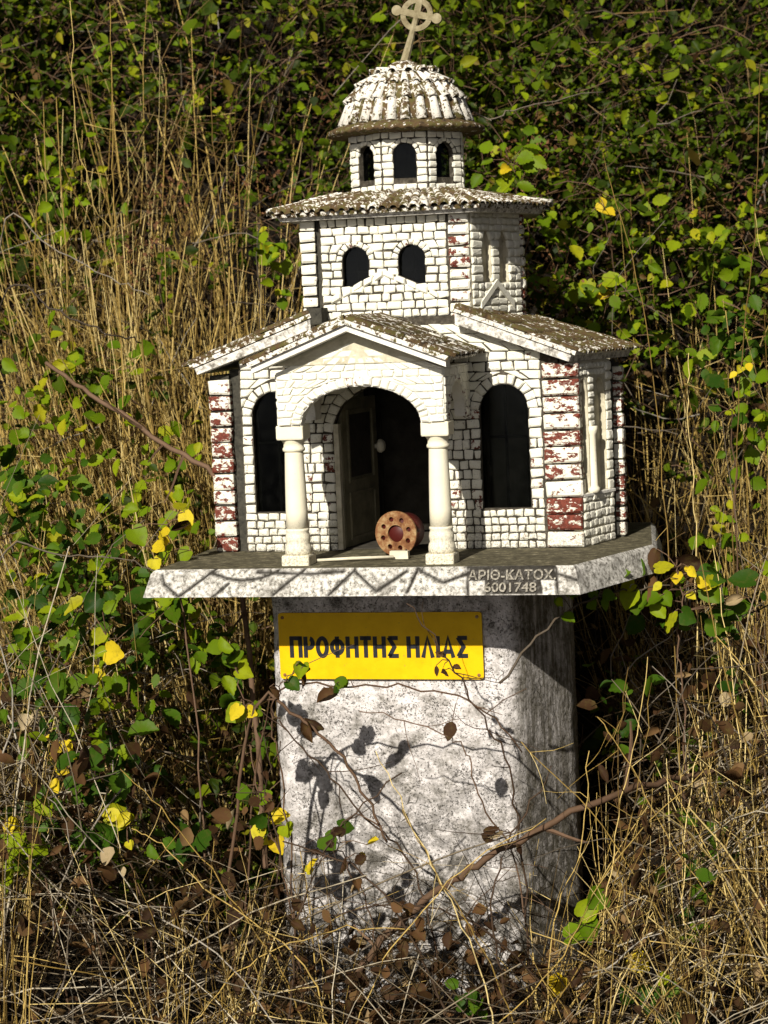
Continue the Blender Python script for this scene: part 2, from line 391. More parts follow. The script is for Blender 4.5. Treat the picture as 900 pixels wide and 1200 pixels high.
# ------------------------------------------------------------------ text helper
def text_mesh(txt, depth, off, width, height, shear=0.0, spacing=1.0):
    cu = bpy.data.curves.new('t', 'FONT'); cu.body = txt; cu.extrude = depth; cu.offset = off; cu.resolution_u = 4
    cu.space_character = spacing
    o = bpy.data.objects.new('t', cu); COL.objects.link(o)
    dg = bpy.context.evaluated_depsgraph_get(); dg.update()
    me = bpy.data.meshes.new_from_object(o.evaluated_get(dg)); bpy.data.objects.remove(o); bpy.data.curves.remove(cu)
    co = np.empty(len(me.vertices) * 3); me.vertices.foreach_get('co', co); co = co.reshape(-1, 3)
    lo = co.min(0); hi = co.max(0)
    co[:, 0] = (co[:, 0] - lo[0]) / (hi[0] - lo[0]) * width
    co[:, 1] = (co[:, 1] - lo[1]) / (hi[1] - lo[1]) * height
    return me, co
def place_text(name, me, co, fn, mat, parent):
    v = np.array([fn(*p) for p in co]); me.vertices.foreach_set('co', v.ravel()); me.update()
    me.materials.clear()
    return obj(name, me, mat, parent)

# ------------------------------------------------------------------ sign lettering: bold strokes, unit cell 0..1
def _arc(cx, cy, rx, ry, a0, a1, n=12): return [(cx + rx * math.cos(R(a0 + (a1 - a0) * i / n)), cy + ry * math.sin(R(a0 + (a1 - a0) * i / n))) for i in range(n + 1)]
GL = {'Π': (.72, [[(.1, 0), (.1, 1)], [(0, .92), (.72, .92)], [(.62, 0), (.62, 1)]]), 'Ρ': (.62, [[(.1, 0), (.1, 1)], [(.1, .92), (.32, .92)] + _arc(.32, .69, .21, .23, 90, -90) + [(.1, .46)]]),
      'Ο': (.72, [_arc(.36, .5, .27, .42, 0, 360, 24)]), 'Φ': (.82, [_arc(.41, .5, .32, .30, 0, 360, 24), [(.41, 0), (.41, 1)]]), 'Η': (.72, [[(.1, 0), (.1, 1)], [(.62, 0), (.62, 1)], [(.1, .52), (.62, .52)]]),
      'Τ': (.66, [[(0, .92), (.66, .92)], [(.33, 0), (.33, 1)]]), 'Σ': (.64, [[(.62, .92), (.06, .92)], [(.08, .95), (.40, .5), (.08, .05)], [(.06, .08), (.64, .08)]]),
      'Λ': (.74, [[(.09, 0), (.37, .96), (.65, 0)]]), 'Ι': (.22, [[(.11, 0), (.11, 1)]]), 'Α': (.74, [[(.09, 0), (.37, .96), (.65, 0)], [(.2, .28), (.54, .28)]]), ' ': (.26, [])}
def sign_letters(root, L):
    txt = 'ΠΡΟΦΗΤΗΣ ΗΛΙΑΣ'; gap = 0.12
    tot = sum(GL[c][0] + gap for c in txt) - gap; kx = 213 / tot; kz = 25.0; x = -121.0
    for c in txt:
        wd, strokes = GL[c]; m = MB()
        for st in strokes:
            p = np.array([(x + a * kx, -120.5 + b * kz) for a, b in st]); n = len(p); hw = 2.45
            lf = []; rg = []
            closed = np.linalg.norm(p[0] - p[-1]) < 1e-6
            for i in range(n):
                t0 = p[i] - p[i - 1] if i > 0 else (p[0] - p[-2] if closed else p[1] - p[0]); t1 = p[i + 1] - p[i] if i < n - 1 else (p[1] - p[0] if closed else t0)
                t0 = t0 / np.linalg.norm(t0); t1 = t1 / np.linalg.norm(t1)
                n0 = np.array([-t0[1], t0[0]]); n1 = np.array([-t1[1], t1[0]]); mi = n0 + n1; mi = mi / max(0.45, mi @ n0)
                lf.append(p[i] + mi * hw); rg.append(p[i] - mi * hw)
            q = [L(a, -46.6, b) for a, b in lf] + [L(a, -46.6, b) for a, b in rg] + [L(a, -45.6, b) for a, b in lf] + [L(a, -45.6, b) for a, b in rg]
            fs = []
            for i in range(n - 1): fs += [(i, n + i, n + i + 1, i + 1), (i, i + 1, 2 * n + i + 1, 2 * n + i), (n + i, 3 * n + i, 3 * n + i + 1, n + i + 1)]
            if not closed: fs += [(0, 2 * n, 3 * n, n), (n - 1, 2 * n - 1, 4 * n - 1, 3 * n - 1)]
            m.add(q, fs)
        if m.v: m.build('letter', 'letter', root)
        x += (wd + gap) * kx

# ------------------------------------------------------------------ sign on the pedestal
def build_sign():
    root = empty('name_sign', s2w(-13, -44, -148), -TH, label='yellow enamel name plate with black Greek capitals below the slab', cat='sign')
    def L(x, y, z): return ((x + 13) * U, (y + 44) * U, (z + 148) * U)
    m = MB(); x0, x1, z0, z1 = -134.5, 109.5, -146, -67.5
    lo = smoothloop([(x0, z0), (x1, z0), (x1, z1), (x0, z1)], [4] * 4, 3); n = len(lo)
    m.add([L(x, -46.0, z) for x, z in lo] + [L(x, -43, z) for x, z in lo], [tuple(range(n)), tuple(range(2 * n - 1, n - 1, -1))] +
          [(i, n + i, n + (i + 1) % n, (i + 1) % n) for i in range(n)])
    m.build('plate', 'sign', root)
    sign_letters(root, L)
    for sx_ in (-129, 104):
        for sz in (-73, -141):
            b = MB(); b.lathe((0, 0, 0), [(2.0, 0), (2.0, 0.8), (1.2, 1.4)], 10)
            b.v = [L(sx_ + x, -46 - z, sz + y) for x, y, z in b.v]
            b.build('screw', 'rust_disc', root)
build_sign()

# ------------------------------------------------------------------ slab
SLAB = [(-245, -165), (238, -165), (238 + 195 * S20, -165 + 195 * C20), (276, 262), (-245, 262)]
def offset_loop(lp, d):
    n = len(lp); out = []
    for i in range(n):
        p = np.array(lp[i], float); a = np.array(lp[i - 1], float); b = np.array(lp[(i + 1) % n], float)
        u = (p - a) / np.linalg.norm(p - a); v = (b - p) / np.linalg.norm(b - p)
        n1 = np.array([u[1], -u[0]]); n2 = np.array([v[1], -v[0]])
        k = (n1 + n2); k = k / (1 + n1 @ n2); out.append(tuple(p + k * d))
    return out
def build_slab():
    root = empty('concrete_slab', s2w(0, 60, -31), -TH, label='lichened concrete slab with incised wavy edge and raised number', cat='slab')
    def L(x, y, z): return (x * U, (y - 60) * U, (z + 31) * U)
    # edge profile: (outward offset, z)
    top = offset_loop(SLAB, -5)
    m = MB(); n = 5
    m.add([L(x, y, -0.2) for x, y in top], [tuple(range(n))])
    m.build('top', 'slab_top', root)
    # grooves incised in the front edge (x along the front, v 0 bottom .. 1 top)
    gl = [[(-232, .85), (-226, .5), (-205, .02)], [(-203, .05), (-172, .97)], [(-174, .9), (-152, .68), (-135, .6), (-115, .68), (-96, .93)],
          [(-165, 0), (-150, .5)], [(-97, .05), (-78, .65), (-66, .95)], [(-35, .02), (-8, .93), (18, .15), (52, .9)], [(52, .1), (64, .95), (92, .45), (120, .78)],
          [(118, .0), (120, .85)], [(214, .05), (217, .95)], [(217, .75), (232, .55), (242, .5)], [(-120, .9), (-60, .82), (-20, .9)], [(120, .95), (215, .97)]]
    segs = []
    for g in gl:
        for a, b in zip(g[:-1], g[1:]): segs.append((a[0], a[1] * 29, b[0], b[1] * 29))
    segs = np.array(segs)
    def groove(x, zz):
        p = np.array([x, zz]); a = segs[:, :2]; b = segs[:, 2:]; d = b - a
        t = np.clip(((p - a) * d).sum(1) / (d * d).sum(1), 0, 1); return np.sqrt((((a + d * t[:, None]) - p) ** 2).sum(1)).min()
    for side in range(5):
        a = np.array(SLAB[side]); b = np.array(SLAB[(side + 1) % 5]); a2 = np.array(offset_loop(SLAB, 8)[side]); b2 = np.array(offset_loop(SLAB, 8)[(side + 1) % 5])
        a0 = np.array(top[side]); b0 = np.array(top[(side + 1) % 5])
        d = (b - a) / np.linalg.norm(b - a); nn = np.array([d[1], -d[0]])
        ln = np.linalg.norm(b - a); nu = int(ln / 1.6) if side == 0 else int(ln / 4); nv = 18 if side == 0 else 10
        m = MB(); dirt = []
        for j in range(nv + 1):
            v = j / nv
            for i in range(nu + 1):
                t = i / nu
                if v > 0.9:
                    k = (v - 0.9) / 0.1; p = (a + (b - a) * t) * (1 - k) + (a0 + (b0 - a0) * t) * k; z = -4 + 4 * math.sin(k * 1.57)
                else:
                    k = v / 0.9; p = (a2 + (b2 - a2) * t) * (1 - k) + (a + (b - a) * t) * k; z = -30 + 26 * k
                g = 0.0
                if side == 0:
                    x_un = a[0] + ln * t; gd = groove(x_un, v * 29); g = math.exp(-(gd / 1.7) ** 2)
                edge = min(i, nu - i, 3) / 3
                off = (-3.4 * g + (rng.normal() * 0.22 + 0.8 * math.sin(t * ln * 0.09 + side) * math.sin(v * 5 + t * ln * .05)) * (1 if 0 < j < nv else 0)) * edge
                p = p + nn * off
                m.v.append(L(p[0], p[1], z)); 
                if side == 0 and ((121 < x_un < 214 and 0.50 < v < 0.93) or (137 < x_un < 198 and 0.04 < v < 0.52)): g = max(g, 0.78 + rng.normal() * 0.08)
                dirt.append(min(1, g * 1.3) * 0.97)
        for j in range(nv):
            for i in range(nu):
                q = j * (nu + 1) + i; m.f.append((q, q + 1, q + nu + 2, q + nu + 1))
        o = m.build('front_edge' if side == 0 else 'edge', 'slab', root, smooth=True)
        at_ = o.data.attributes.new('dirt', 'FLOAT', 'POINT'); at_.data.foreach_set('value', dirt)
    m = MB(); lo = offset_loop(SLAB, 8); m.add([L(x, y, -30) for x, y in lo], [tuple(range(4, -1, -1))]); m.build('underside', 'slab', root)
    # raised letters
    def put(txt, x, z, w_, h_):
        me, co = text_mesh(txt, 0.03, 0.012, w_, h_)
        def fn(px_, py_, pz_):
            zz = z + py_; k = (zz + 30) / 26; yy = -173 + 8 * k
            return L(x + px_, yy - (2.2 if pz_ > 0 else -1.5), zz)
        place_text('lettering', me, co, fn, 'relief', root)
    put('ΑΡΙΘ-ΚΑΤΟΧ.', 121, -13.8, 96, 10.6)
    put('6001748', 139, -26.5, 57, 10.0)
build_slab()

# ------------------------------------------------------------------ the miniature church
church = empty('miniature_church', s2w(0, 0, 0), -TH, label='white painted miniature brick church with tiled dome standing on the slab', cat='shrine')
class Fr:
    def __init__(s, ox, oy, a): s.o = np.array([ox, oy]); s.d = np.array([math.cos(R(a)), math.sin(R(a))]); s.n = np.array([s.d[1], -s.d[0]])
    def P(s, u, z, h=0.0):
        p = s.o + s.d * u + s.n * h; return (p[0] * U, p[1] * U, z * U)
def arch_loop(c, hw, zb, zs, rise, zb2=None, n=16):
    pts = [(c - hw, zb), (c + hw, zb if zb2 is None else zb2)]
    for i in range(n + 1):
        a = math.pi * i / n; pts.append((c + hw * math.cos(a), zs + rise * math.sin(a)))
    return pts
def panel(name, fr, outer, holes, thick, mat, parent=church, h0=0.0):
    loops = [outer] + holes
    flat = [p for l in loops for p in l]
    tris = tessellate_polygon([[Vector((p[0], p[1], 0)) for p in l] for l in loops])
    N = len(flat); m = MB()
    m.v = [fr.P(u, z, h0) for u, z in flat] + [fr.P(u, z, h0 - thick) for u, z in flat]
    for t in tris:
        a, b, c = [flat[i] for i in t]
        ccw = (b[0] - a[0]) * (c[1] - a[1]) - (b[1] - a[1]) * (c[0] - a[0]) > 0
        t = t if ccw else (t[0], t[2], t[1])
        m.f.append(tuple(t)); m.f.append((t[0] + N, t[2] + N, t[1] + N))
    k = 0
    for l in loops:
        n = len(l)
        for i in range(n): m.f.append((k + i, k + (i + 1) % n, N + k + (i + 1) % n, N + k + i))
        k += n
    return m.build(name, mat, parent)

BR = []     # (quad, frame, height, back, mat, weight, name)
def brick(q, fr, H, back=1.5, mat='brick', w=1.0, joint=0.75, bev=1.5, name='brick'):
    A = 0.5 * abs((q[2][0] - q[0][0]) * (q[3][1] - q[1][1]) - (q[3][0] - q[1][0]) * (q[2][1] - q[0][1]))
    if A > 14: BR.append((q, fr, H, back, mat, A * w, joint, bev, name))
def brick_geo(m, b):
    q, fr, H, back, mat, A, joint, bev, name = b
    q = np.array(q, float)
    W = (np.linalg.norm(q[1] - q[0]) + np.linalg.norm(q[2] - q[3])) / 2; Hh = (np.linalg.norm(q[3] - q[0]) + np.linalg.norm(q[2] - q[1])) / 2
    if W < 1 or Hh < 1: return
    q = q + rng.normal(size=(4, 2)) * 0.55
    def ring(e, h, jit=0.0):
        eu = min(e / W, 0.4); ev = min(e / Hh, 0.4); cu = min(0.9 / W, 0.14); cv = min(0.9 / Hh, 0.14)
        o = []
        for a, b_ in ((eu + cu, ev), (1 - eu - cu, ev), (1 - eu, ev + cv), (1 - eu, 1 - ev - cv), (1 - eu - cu, 1 - ev), (eu + cu, 1 - ev), (eu, 1 - ev - cv), (eu, ev + cv)):
            p = (1 - b_) * ((1 - a) * q[0] + a * q[1]) + b_ * ((1 - a) * q[3] + a * q[2])
            o.append(fr.P(p[0] + rng.normal() * 0.22, p[1] + rng.normal() * 0.22, h + rng.normal() * jit))
        return o
    H = H * 0.95 * (1 + rng.normal() * 0.16)
    vs = ring(joint, -back) + ring(joint, H * 0.5, 0.1) + ring(joint + bev, H, 0.18)
    c = q.mean(0); vs.append(fr.P(c[0], c[1], H * 1.08))
    fs = []
    for k in range(2):
        for i in range(8):
            j = (i + 1) % 8; fs.append((k * 8 + i, k * 8 + j, k * 8 + 8 + j, k * 8 + 8 + i))
    fs += [(16 + i, 16 + (i + 1) % 8, 24) for i in range(8)]
    m.add(vs, fs)
def op_half(op, z):
    c, hw, zb, zs, rise, ring = op
    if z < zb: return 0
    if z <= zs: return hw + ring
    t = (z - zs) / (rise + ring)
    return 0 if t >= 1 else (hw + ring) * math.sqrt(1 - t * t)
def fill(fr, z0, z1, xl, xr, ops, row, bw, H, mat='brick', w=1.0, joint=0.75, bev=1.5, jamb=None):
    """courses of bricks between xl(z) and xr(z), leaving the openings (c, halfwidth, zb, zs, rise, ring)"""
    z = z0; nrow = max(1, round((z1 - z0) / row)); rh = (z1 - z0) / nrow
    for r in range(nrow):
        za, zb_ = z0 + r * rh, z0 + (r + 1) * rh; zm = (za + zb_) / 2
        cuts = []
        for op in ops:
            hm = op_half((op[0], op[1], op[2] - rh * .5 + .01, op[3], op[4], op[5] if zm > op[3] else 0), zm)
            if hm > 0.8:
                rg = op[5] if zm > op[3] else 0
                ha = op_half((op[0], op[1], -1e9, op[3], op[4], rg), za); hb = op_half((op[0], op[1], -1e9, op[3], op[4], rg), zb_)
                cuts.append((op[0], ha, hb, hm))
        cuts.sort()
        L = (xl(za), xl(zb_)); segs = []
        for c, ha, hb, hm in cuts:
            segs.append((L, (c - ha, c - hb), True)); L = (c + ha, c + hb)
        segs.append((L, (xr(za), xr(zb_)), False))
        for si, (A, B, _) in enumerate(segs):
            wid = (B[0] + B[1] - A[0] - A[1]) / 2
            if wid < 2.5: continue
            n = max(1, round(wid / random.uniform(*bw))); cut = [0.0]
            ws = [random.uniform(0.75, 1.25) for _ in range(n)]; t = sum(ws); acc = 0
            for q in ws[:-1]: acc += q / t; cut.append(acc)
            cut.append(1.0)
            for i in range(n):
                s0, s1 = cut[i], cut[i + 1]
                def X(s, e): return A[e] * (1 - s) + B[e] * s
                mm = mat
                if jamb and ((i == n - 1 and _ ) or (i == 0 and si > 0)) and random.random() < 0.5: mm = jamb
                brick([(X(s0, 0), za), (X(s1, 0), za), (X(s1, 1), zb_), (X(s0, 1), zb_)], fr, H, mat=mm, w=w, joint=joint, bev=bev)
def voussoirs(fr, c, hw, zs, rise, ring, n, H, mat='brick', redtop=False, joint=0.6):
    for i in range(n):
        a0, a1 = math.pi * i / n, math.pi * (i + 1) / n
        pt = lambda a, k: (c + (hw + k) * math.cos(a), zs + (rise + k) * math.sin(a))
        mm = 'brick_jamb' if (redtop and abs(i - n / 2) < 1) else mat
        brick([pt(a1, 0), pt(a0, 0), pt(a0, ring), pt(a1, ring)], fr, H, mat=mm, joint=joint, w=1.3)

F0 = Fr(0, 0, 0)                                 # front wall
FRT = Fr(222, 0, 70)                             # right side wall, splayed
def gz(x): return 272 - max(0, abs(x) - 88) * 0.385   # underside of the arms' roof
WT = 12
win = [(-140, 28.5, 47, 162, 28.5, 12), (135.5, 28.5, 47, 162, 28.5, 12)]
door = (-2, 67, 0.0, 140, 55, 12)
out = [(-183, -1), (-69, -1)] + [(c, z) for c, z in arch_loop(-2, 67, 0, 140, 55)[2:][::-1]] + [(65, -1), (200, -1), (200, gz(200)), (88, 272), (-88, 272), (-183, gz(183))]
panel('front_wall', F0, out, [arch_loop(*w_[:5]) for w_ in win], WT, 'mortar')
fill(F0, 0, 46, lambda z: -182, lambda z: 180, [door], 10.2, (10, 14), 3.0, w=1.2)
fill(F0, 46, 163, lambda z: -182, lambda z: 180, win + [door], 11.7, (10, 14.5), 3.0, w=1.2, jamb='brick_jamb')
fill(F0, 163, 206, lambda z: -182, lambda z: 180, win + [door], 10.8, (12, 19), 3.0)
fill(F0, 206, 262, lambda z: -min(182, 88 + (272 - z) / 0.385 - 8), lambda z: min(180, 88 + (272 - z) / 0.385 - 8), [], 11.0, (14, 22), 2.6)
for w_ in win: voussoirs(F0, w_[0], 28.5, 162, 28.5, 12, 11, 3.2)
voussoirs(F0, -2, 67, 140, 55, 12, 17, 3.0)
# quoins: left pilaster, right corner, far corner behind the groove
def quoins(fr, u0, u1, z0, z1, n, H, back, mat, name='brick'):
    for i in range(n):
        a = z0 + (z1 - z0) * i / n; b = z0 + (z1 - z0) * (i + 1) / n
        brick([(u0, a), (u1, a), (u1, b), (u0, b)], fr, H, back, mat, w=2.5, joint=1.1, bev=2.2)
quoins(F0, -222, -194, 0, 207, 11, 3.5, 22, 'quoin')
quoins(F0, 181, 225, 0, 214, 11, 5.0, 20, 'quoin')
m = MB(); m.box(-220, -196, 1, 200, -1, 212); m.box(-197, -180, 7, 200, -1, 218); m.scaled().build('left_wall', 'groove', church)
quoins(Fr(222 + 103 * S20, 103 * C20, 88), 0, 20, 0, 205, 11, 3, 12, 'quoin')
# right side wall with twin blind arches
tw = [(12.5, 10.5, 62, 164, 30, 4), (52, 14, 62, 162, 32, 5)]
panel('side_wall', FRT, [(1.2, -1), (80, -1), (80, 214), (1.2, 214)], [arch_loop(*t[:5]) for t in tw], 11, 'plaster')
panel('niche_back', FRT, [(1.5, 40), (79, 40), (79, 210), (1.5, 210)], [], 4, 'plaster', h0=-8.0)
fill(FRT, 0, 61, lambda z: 3, lambda z: 80, [], 10.2, (10, 15), 2.6, w=0.6)
fill(FRT, 61, 212, lambda z: 66, lambda z: 80, [], 11.5, (12, 16), 2.6, w=0.6)
fill(FRT, 196, 212, lambda z: 2, lambda z: 66, [], 8, (9, 13), 2.4, w=0.6)
for i in range(7): brick([(24, 137 + i * 8.4), (37, 137 + i * 8.4), (37, 145 + i * 8.4), (24, 145 + i * 8.4)], FRT, 2.4, w=0.6)
m = MB(); p = FRT.P(30.5, 0, 0); m.lathe((p[0], p[1], 0), [(8 * U, 61 * U), (8 * U, 66 * U), (5.5 * U, 69 * U), (5 * U, 128 * U), (7 * U, 132 * U), (7 * U, 138 * U)], 14)
m.build('mullion', 'column', church, smooth=True)
m = MB(); m.hexa([FRT.P(2, 58, -5), FRT.P(80, 58, -5), FRT.P(80, 58, 3.2), FRT.P(2, 58, 3.2), FRT.P(2, 62, -5), FRT.P(80, 62, -5), FRT.P(80, 61, 3.2), FRT.P(2, 61, 3.2)])
m.build('sill', 'trim', church)
m = MB()   # dark joint behind the side wall, rest of the shell
m.hexa([FRT.P(78, -1, -14), FRT.P(108, -1, -14), FRT.P(108, -1, -8), FRT.P(78, -1, -8), FRT.P(78, 212, -14), FRT.P(108, 212, -14), FRT.P(108, 212, -8), FRT.P(78, 212, -8)])
xb = 222 + 103 * S20
m.v = [tuple(p) for p in m.v]; s_ = MB(); s_.v = m.v; s_.f = m.f
s_.add([tuple(c * U for c in p) for p in [(xb - 12, 100, -1), (xb, 100, -1), (xb - 24, 215, -1), (xb - 38, 215, -1), (xb - 12, 100, 208), (xb, 100, 208), (xb - 24, 215, 208), (xb - 38, 215, 208)]],
       [(0, 3, 2, 1), (4, 5, 6, 7), (0, 1, 5, 4), (1, 2, 6, 5), (2, 3, 7, 6), (3, 0, 4, 7)])
s_.build('joint', 'groove', church)
m = MB(); m.box(-218, xb - 24, 200, 214, -1, 216); m.scaled().build('back_wall', 'plaster', church)
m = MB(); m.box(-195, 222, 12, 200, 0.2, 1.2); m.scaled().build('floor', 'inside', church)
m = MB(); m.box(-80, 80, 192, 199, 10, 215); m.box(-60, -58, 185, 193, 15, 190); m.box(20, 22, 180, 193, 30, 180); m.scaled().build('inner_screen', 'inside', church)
# window glass with bars
for c, *_ in win:
    m = MB(); m.box(c - 29, c + 29, 8.5, 9.5, 46, 192); m.scaled(); g = m.build('window', 'glass', church)
    m = MB(); m.box(c - 1.5, c + 1.5, 9.6, 12.5, 46, 191); m.box(c - 28, c + 28, 9.8, 12.0, 128, 131); m.box(c + 24, c + 28.4, 9.6, 12.4, 46, 170); m.box(c - 28.4, c - 24, 9.6, 12.4, 46, 170)
    m.scaled().build('frame', 'wood_dark', g)

# door leaf, swung open inwards
dl = empty('door', (0, 0, 0)); dl.parent = church
DF = Fr(-62, 12, 82)
def dbox(m, u0, u1, z0, z1, h0, h1):
    m.hexa([DF.P(u0, z0, h0), DF.P(u1, z0, h0), DF.P(u1, z0, h1), DF.P(u0, z0, h1), DF.P(u0, z1, h0), DF.P(u1, z1, h0), DF.P(u1, z1, h1), DF.P(u0, z1, h1)])
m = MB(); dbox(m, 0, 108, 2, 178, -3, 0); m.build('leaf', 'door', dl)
for (u0, u1, z0, z1) in ((14, 94, 10, 66), (14, 94, 78, 165)):
    m = MB()
    for r in ((u0, u1, z0, z0 + 3), (u0, u1, z1 - 3, z1), (u0, u0 + 3, z0 + 3, z1 - 3), (u1 - 3, u1, z0 + 3, z1 - 3)): dbox(m, *r, -1, 2.2)
    m.build('panel_moulding', 'door', dl)
m = MB(); dbox(m, 22, 86, 84, 159, -0.5, 0.6); m.build('pane', 'wood_dark', dl)
m = MB(); kp = DF.P(97, 116, 5); m.lathe((0, 0, 0), [(3, -5), (3, 0), (8, 2), (8.5, 5), (6, 8.5), (1, 9.5)], 16)
m.v = [(kp[0] + (DF.d[0] * x + DF.n[0] * z) * U, kp[1] + (DF.d[1] * x + DF.n[1] * z) * U, kp[2] + y * U) for x, y, z in m.v]
m.build('knob', 'column', dl, smooth=True)
m = MB(); m.add([(-69, -1.5, 1), (-63, -1.5, 1), (-63, 10, 1), (-69, 10, 1), (-69, -1.5, 150), (-63, -1.5, 150), (-63, 10, 150), (-69, 10, 150)], [(0, 3, 2, 1), (4, 5, 6, 7), (0, 1, 5, 4), (1, 2, 6, 5), (2, 3, 7, 6), (3, 0, 4, 7)])
m.scaled().build('frame', 'plaster', dl)

# ---- porch
PF = Fr(0, -138, 0)
pg = lambda x: 252 - abs(x) * 0.375
o = [(-95, 157)] + [(c, z) for c, z in arch_loop(0, 68.5, 157, 157, 42)[2:][::-1]] + [(95, 157), (95, pg(95)), (0, 252), (-95, pg(95))]
panel('porch_front', PF, o, [], 14, 'trim')
fill(PF, 157, 216, lambda z: -95, lambda z: 95, [(0, 68.5, 0, 157, 42, 11)], 8.3, (10, 15), 2.2, 'brick_small', joint=0.4, bev=0.9)
fill(PF, 216, 246, lambda z: -(252 - z) / 0.375 + 5, lambda z: (252 - z) / 0.375 - 5, [], 8.0, (10, 16), 2.0, 'brick_small', joint=0.4, bev=0.9)
voussoirs(PF, 0, 68.5, 157, 42, 11, 23, 3.0, 'brick_small', True, 0.45)
for sgn in (1, -1):
    fr = Fr(95, -138, 90) if sgn > 0 else Fr(-95, 0, -90)
    ln = 138; c = 66 if sgn > 0 else ln - 66
    o = [(14 if sgn > 0 else 0, 157)] + [(c_, z) for c_, z in arch_loop(c, 46, 157, 157, 42)[2:][::-1]] + [(ln if sgn > 0 else ln - 14, 157), (ln if sgn > 0 else ln - 14, 217), (14 if sgn > 0 else 0, 217)]
    panel('porch_side', fr, o, [], 12, 'trim')
    fill(fr, 157, 216, lambda z: 1, lambda z: ln - 1, [(c, 46, 0, 157, 42, 9)], 9.5, (12, 18), 2.0, 'brick_small' if sgn > 0 else 'brick', w=0.5, joint=0.35, bev=0.8)
    voussoirs(fr, c, 46, 157, 42, 9, 13, 2.6, 'brick_jamb')
def column(x, y):
    root = empty('column', (x * U, y * U, 0)); root.parent = church
    m = MB(); m.lathe((0, 0, 0), [(12.6, 39), (12.4, 60), (11.6, 95), (10.6, 125), (10.4, 131)], 26); m.scaled().build('shaft', 'column', root, smooth=True)
    m = MB(); m.lathe((0, 0, 0), [(14.6, 11), (15.2, 14), (15.2, 18), (14.2, 22), (13.2, 24), (14.0, 27), (14.2, 30), (13.4, 34), (12.5, 36.5), (13.4, 38), (13.4, 40), (12.2, 41)], 26)
    m.scaled().build('base', 'column', root, smooth=True)
    m = MB()
    for z0, z1, r in ((-0.4, 11.2, 16.2),):
        lo = smoothloop([(-r, -r), (r, -r), (r, r), (-r, r)], [3] * 4, 3); n = len(lo)
        m.add([(a, b, z0) for a, b in lo] + [(a, b, z1 - 1.5) for a, b in lo] + [(a * .95, b * .95, z1) for a, b in lo],
              [(i, (i + 1) % n, n + (i + 1) % n, n + i) for i in range(n)] + [(n + i, n + (i + 1) % n, 2 * n + (i + 1) % n, 2 * n + i) for i in range(n)] + [tuple(2 * n + i for i in range(n))])
    m.scaled().build('plinth', 'column', root)
    m = MB(); m.lathe((0, 0, 0), [(10.6, 127), (12.6, 128.5), (12.8, 131), (11.4, 133), (11.6, 137), (13.6, 140), (14, 142)], 26)
    m.scaled().build('necking', 'column', root, smooth=True)
    m = MB(); r = 15.8; lo = smoothloop([(-r, -r), (r, -r), (r, r), (-r, r)], [2] * 4, 3); n = len(lo)
    m.add([(a * .96, b * .96, 141.5) for a, b in lo] + [(a, b, 143) for a, b in lo] + [(a, b, 156) for a, b in lo] + [(a * .96, b * .96, 157.3) for a, b in lo],
          [(k * n + i, k * n + (i + 1) % n, (k + 1) * n + (i + 1) % n, (k + 1) * n + i) for k in range(3) for i in range(n)] + [tuple(3 * n + i for i in range(n)), tuple(range(n - 1, -1, -1))])
    m.scaled().build('capital', 'column', root)
column(-83, -121.5); column(83, -121.5)

# ---- roofs: slab + barrel tiles
TL = []     # (mesh builder args, weight, mat)
def barrel(A, B, r0, r1, up, ns=6):
    A, B, up = map(lambda q: np.array(q, float), (A, B, up)); ax = (B - A); ax /= np.linalg.norm(ax)
    side = np.cross(ax, up); side /= np.linalg.norm(side); nu = np.cross(side, ax)
    vs = []
    for P_, r in ((A, r0), (B, r1)):
        for k in range(ns + 1):
            a = math.pi * k / ns; vs.append(P_ + side * r * math.cos(a) + nu * r * 1.0 * math.sin(a))
    for k in range(ns + 1):
        a = math.pi * k / ns; r = r1 * 0.7; vs.append(B + side * r * math.cos(a) + nu * r * 0.8 * math.sin(a))
    n = ns + 1
    fs = [(k, k + 1, n + k + 1, n + k) for k in range(ns)] + [(n + k, n + k + 1, 2 * n + k + 1, 2 * n + k) for k in range(ns)]
    return vs, fs
def roof_slope(name, T0, T1, Q0, Q1, nc, nr, mat, thick=6.0, w=1.0, emat='tile_edge', rad=0.52, under=True):
    """top edge T0-T1, eave Q0-Q1"""
    T0, T1, Q0, Q1 = [np.array(q, float) for q in (T0, T1, Q0, Q1)]
    nrm = np.cross(Q1 - Q0, T0 - Q0); nrm /= np.linalg.norm(nrm)
    if nrm[2] < 0: nrm = -nrm
    m = MB(); d = nrm * thick
    p = [Q0 - d, Q1 - d, T1 - d, T0 - d, Q0, Q1, T1, T0]
    if np.cross(p[1] - p[0], p[3] - p[0])[2] < 0: p = [p[1], p[0], p[3], p[2], p[5], p[4], p[7], p[6]]
    m.hexa([tuple(q) for q in p]); m.scaled(); root = m.build(name, emat, church)
    for c in range(nc):
        t = (c + 0.5) / nc; a = T0 + (T1 - T0) * t; b = Q0 + (Q1 - Q0) * t
        wd = np.linalg.norm(Q1 - Q0) / nc; wt = np.linalg.norm(T1 - T0) / nc
        for r in range(nr):
            s0, s1 = r / nr, (r + 1) / nr + 0.06
            A = a + (b - a) * s0 + nrm * 0.2; B = a + (b - a) * s1 + nrm * 1.2
            j = rng.normal(size=3) * 0.35
            w0 = wt + (wd - wt) * s0; w1 = wt + (wd - wt) * min(1, s1)
            TL.append((A + j, B + j, w0 * rad * 0.95, w1 * rad, nrm, root, mat, w))
    return root
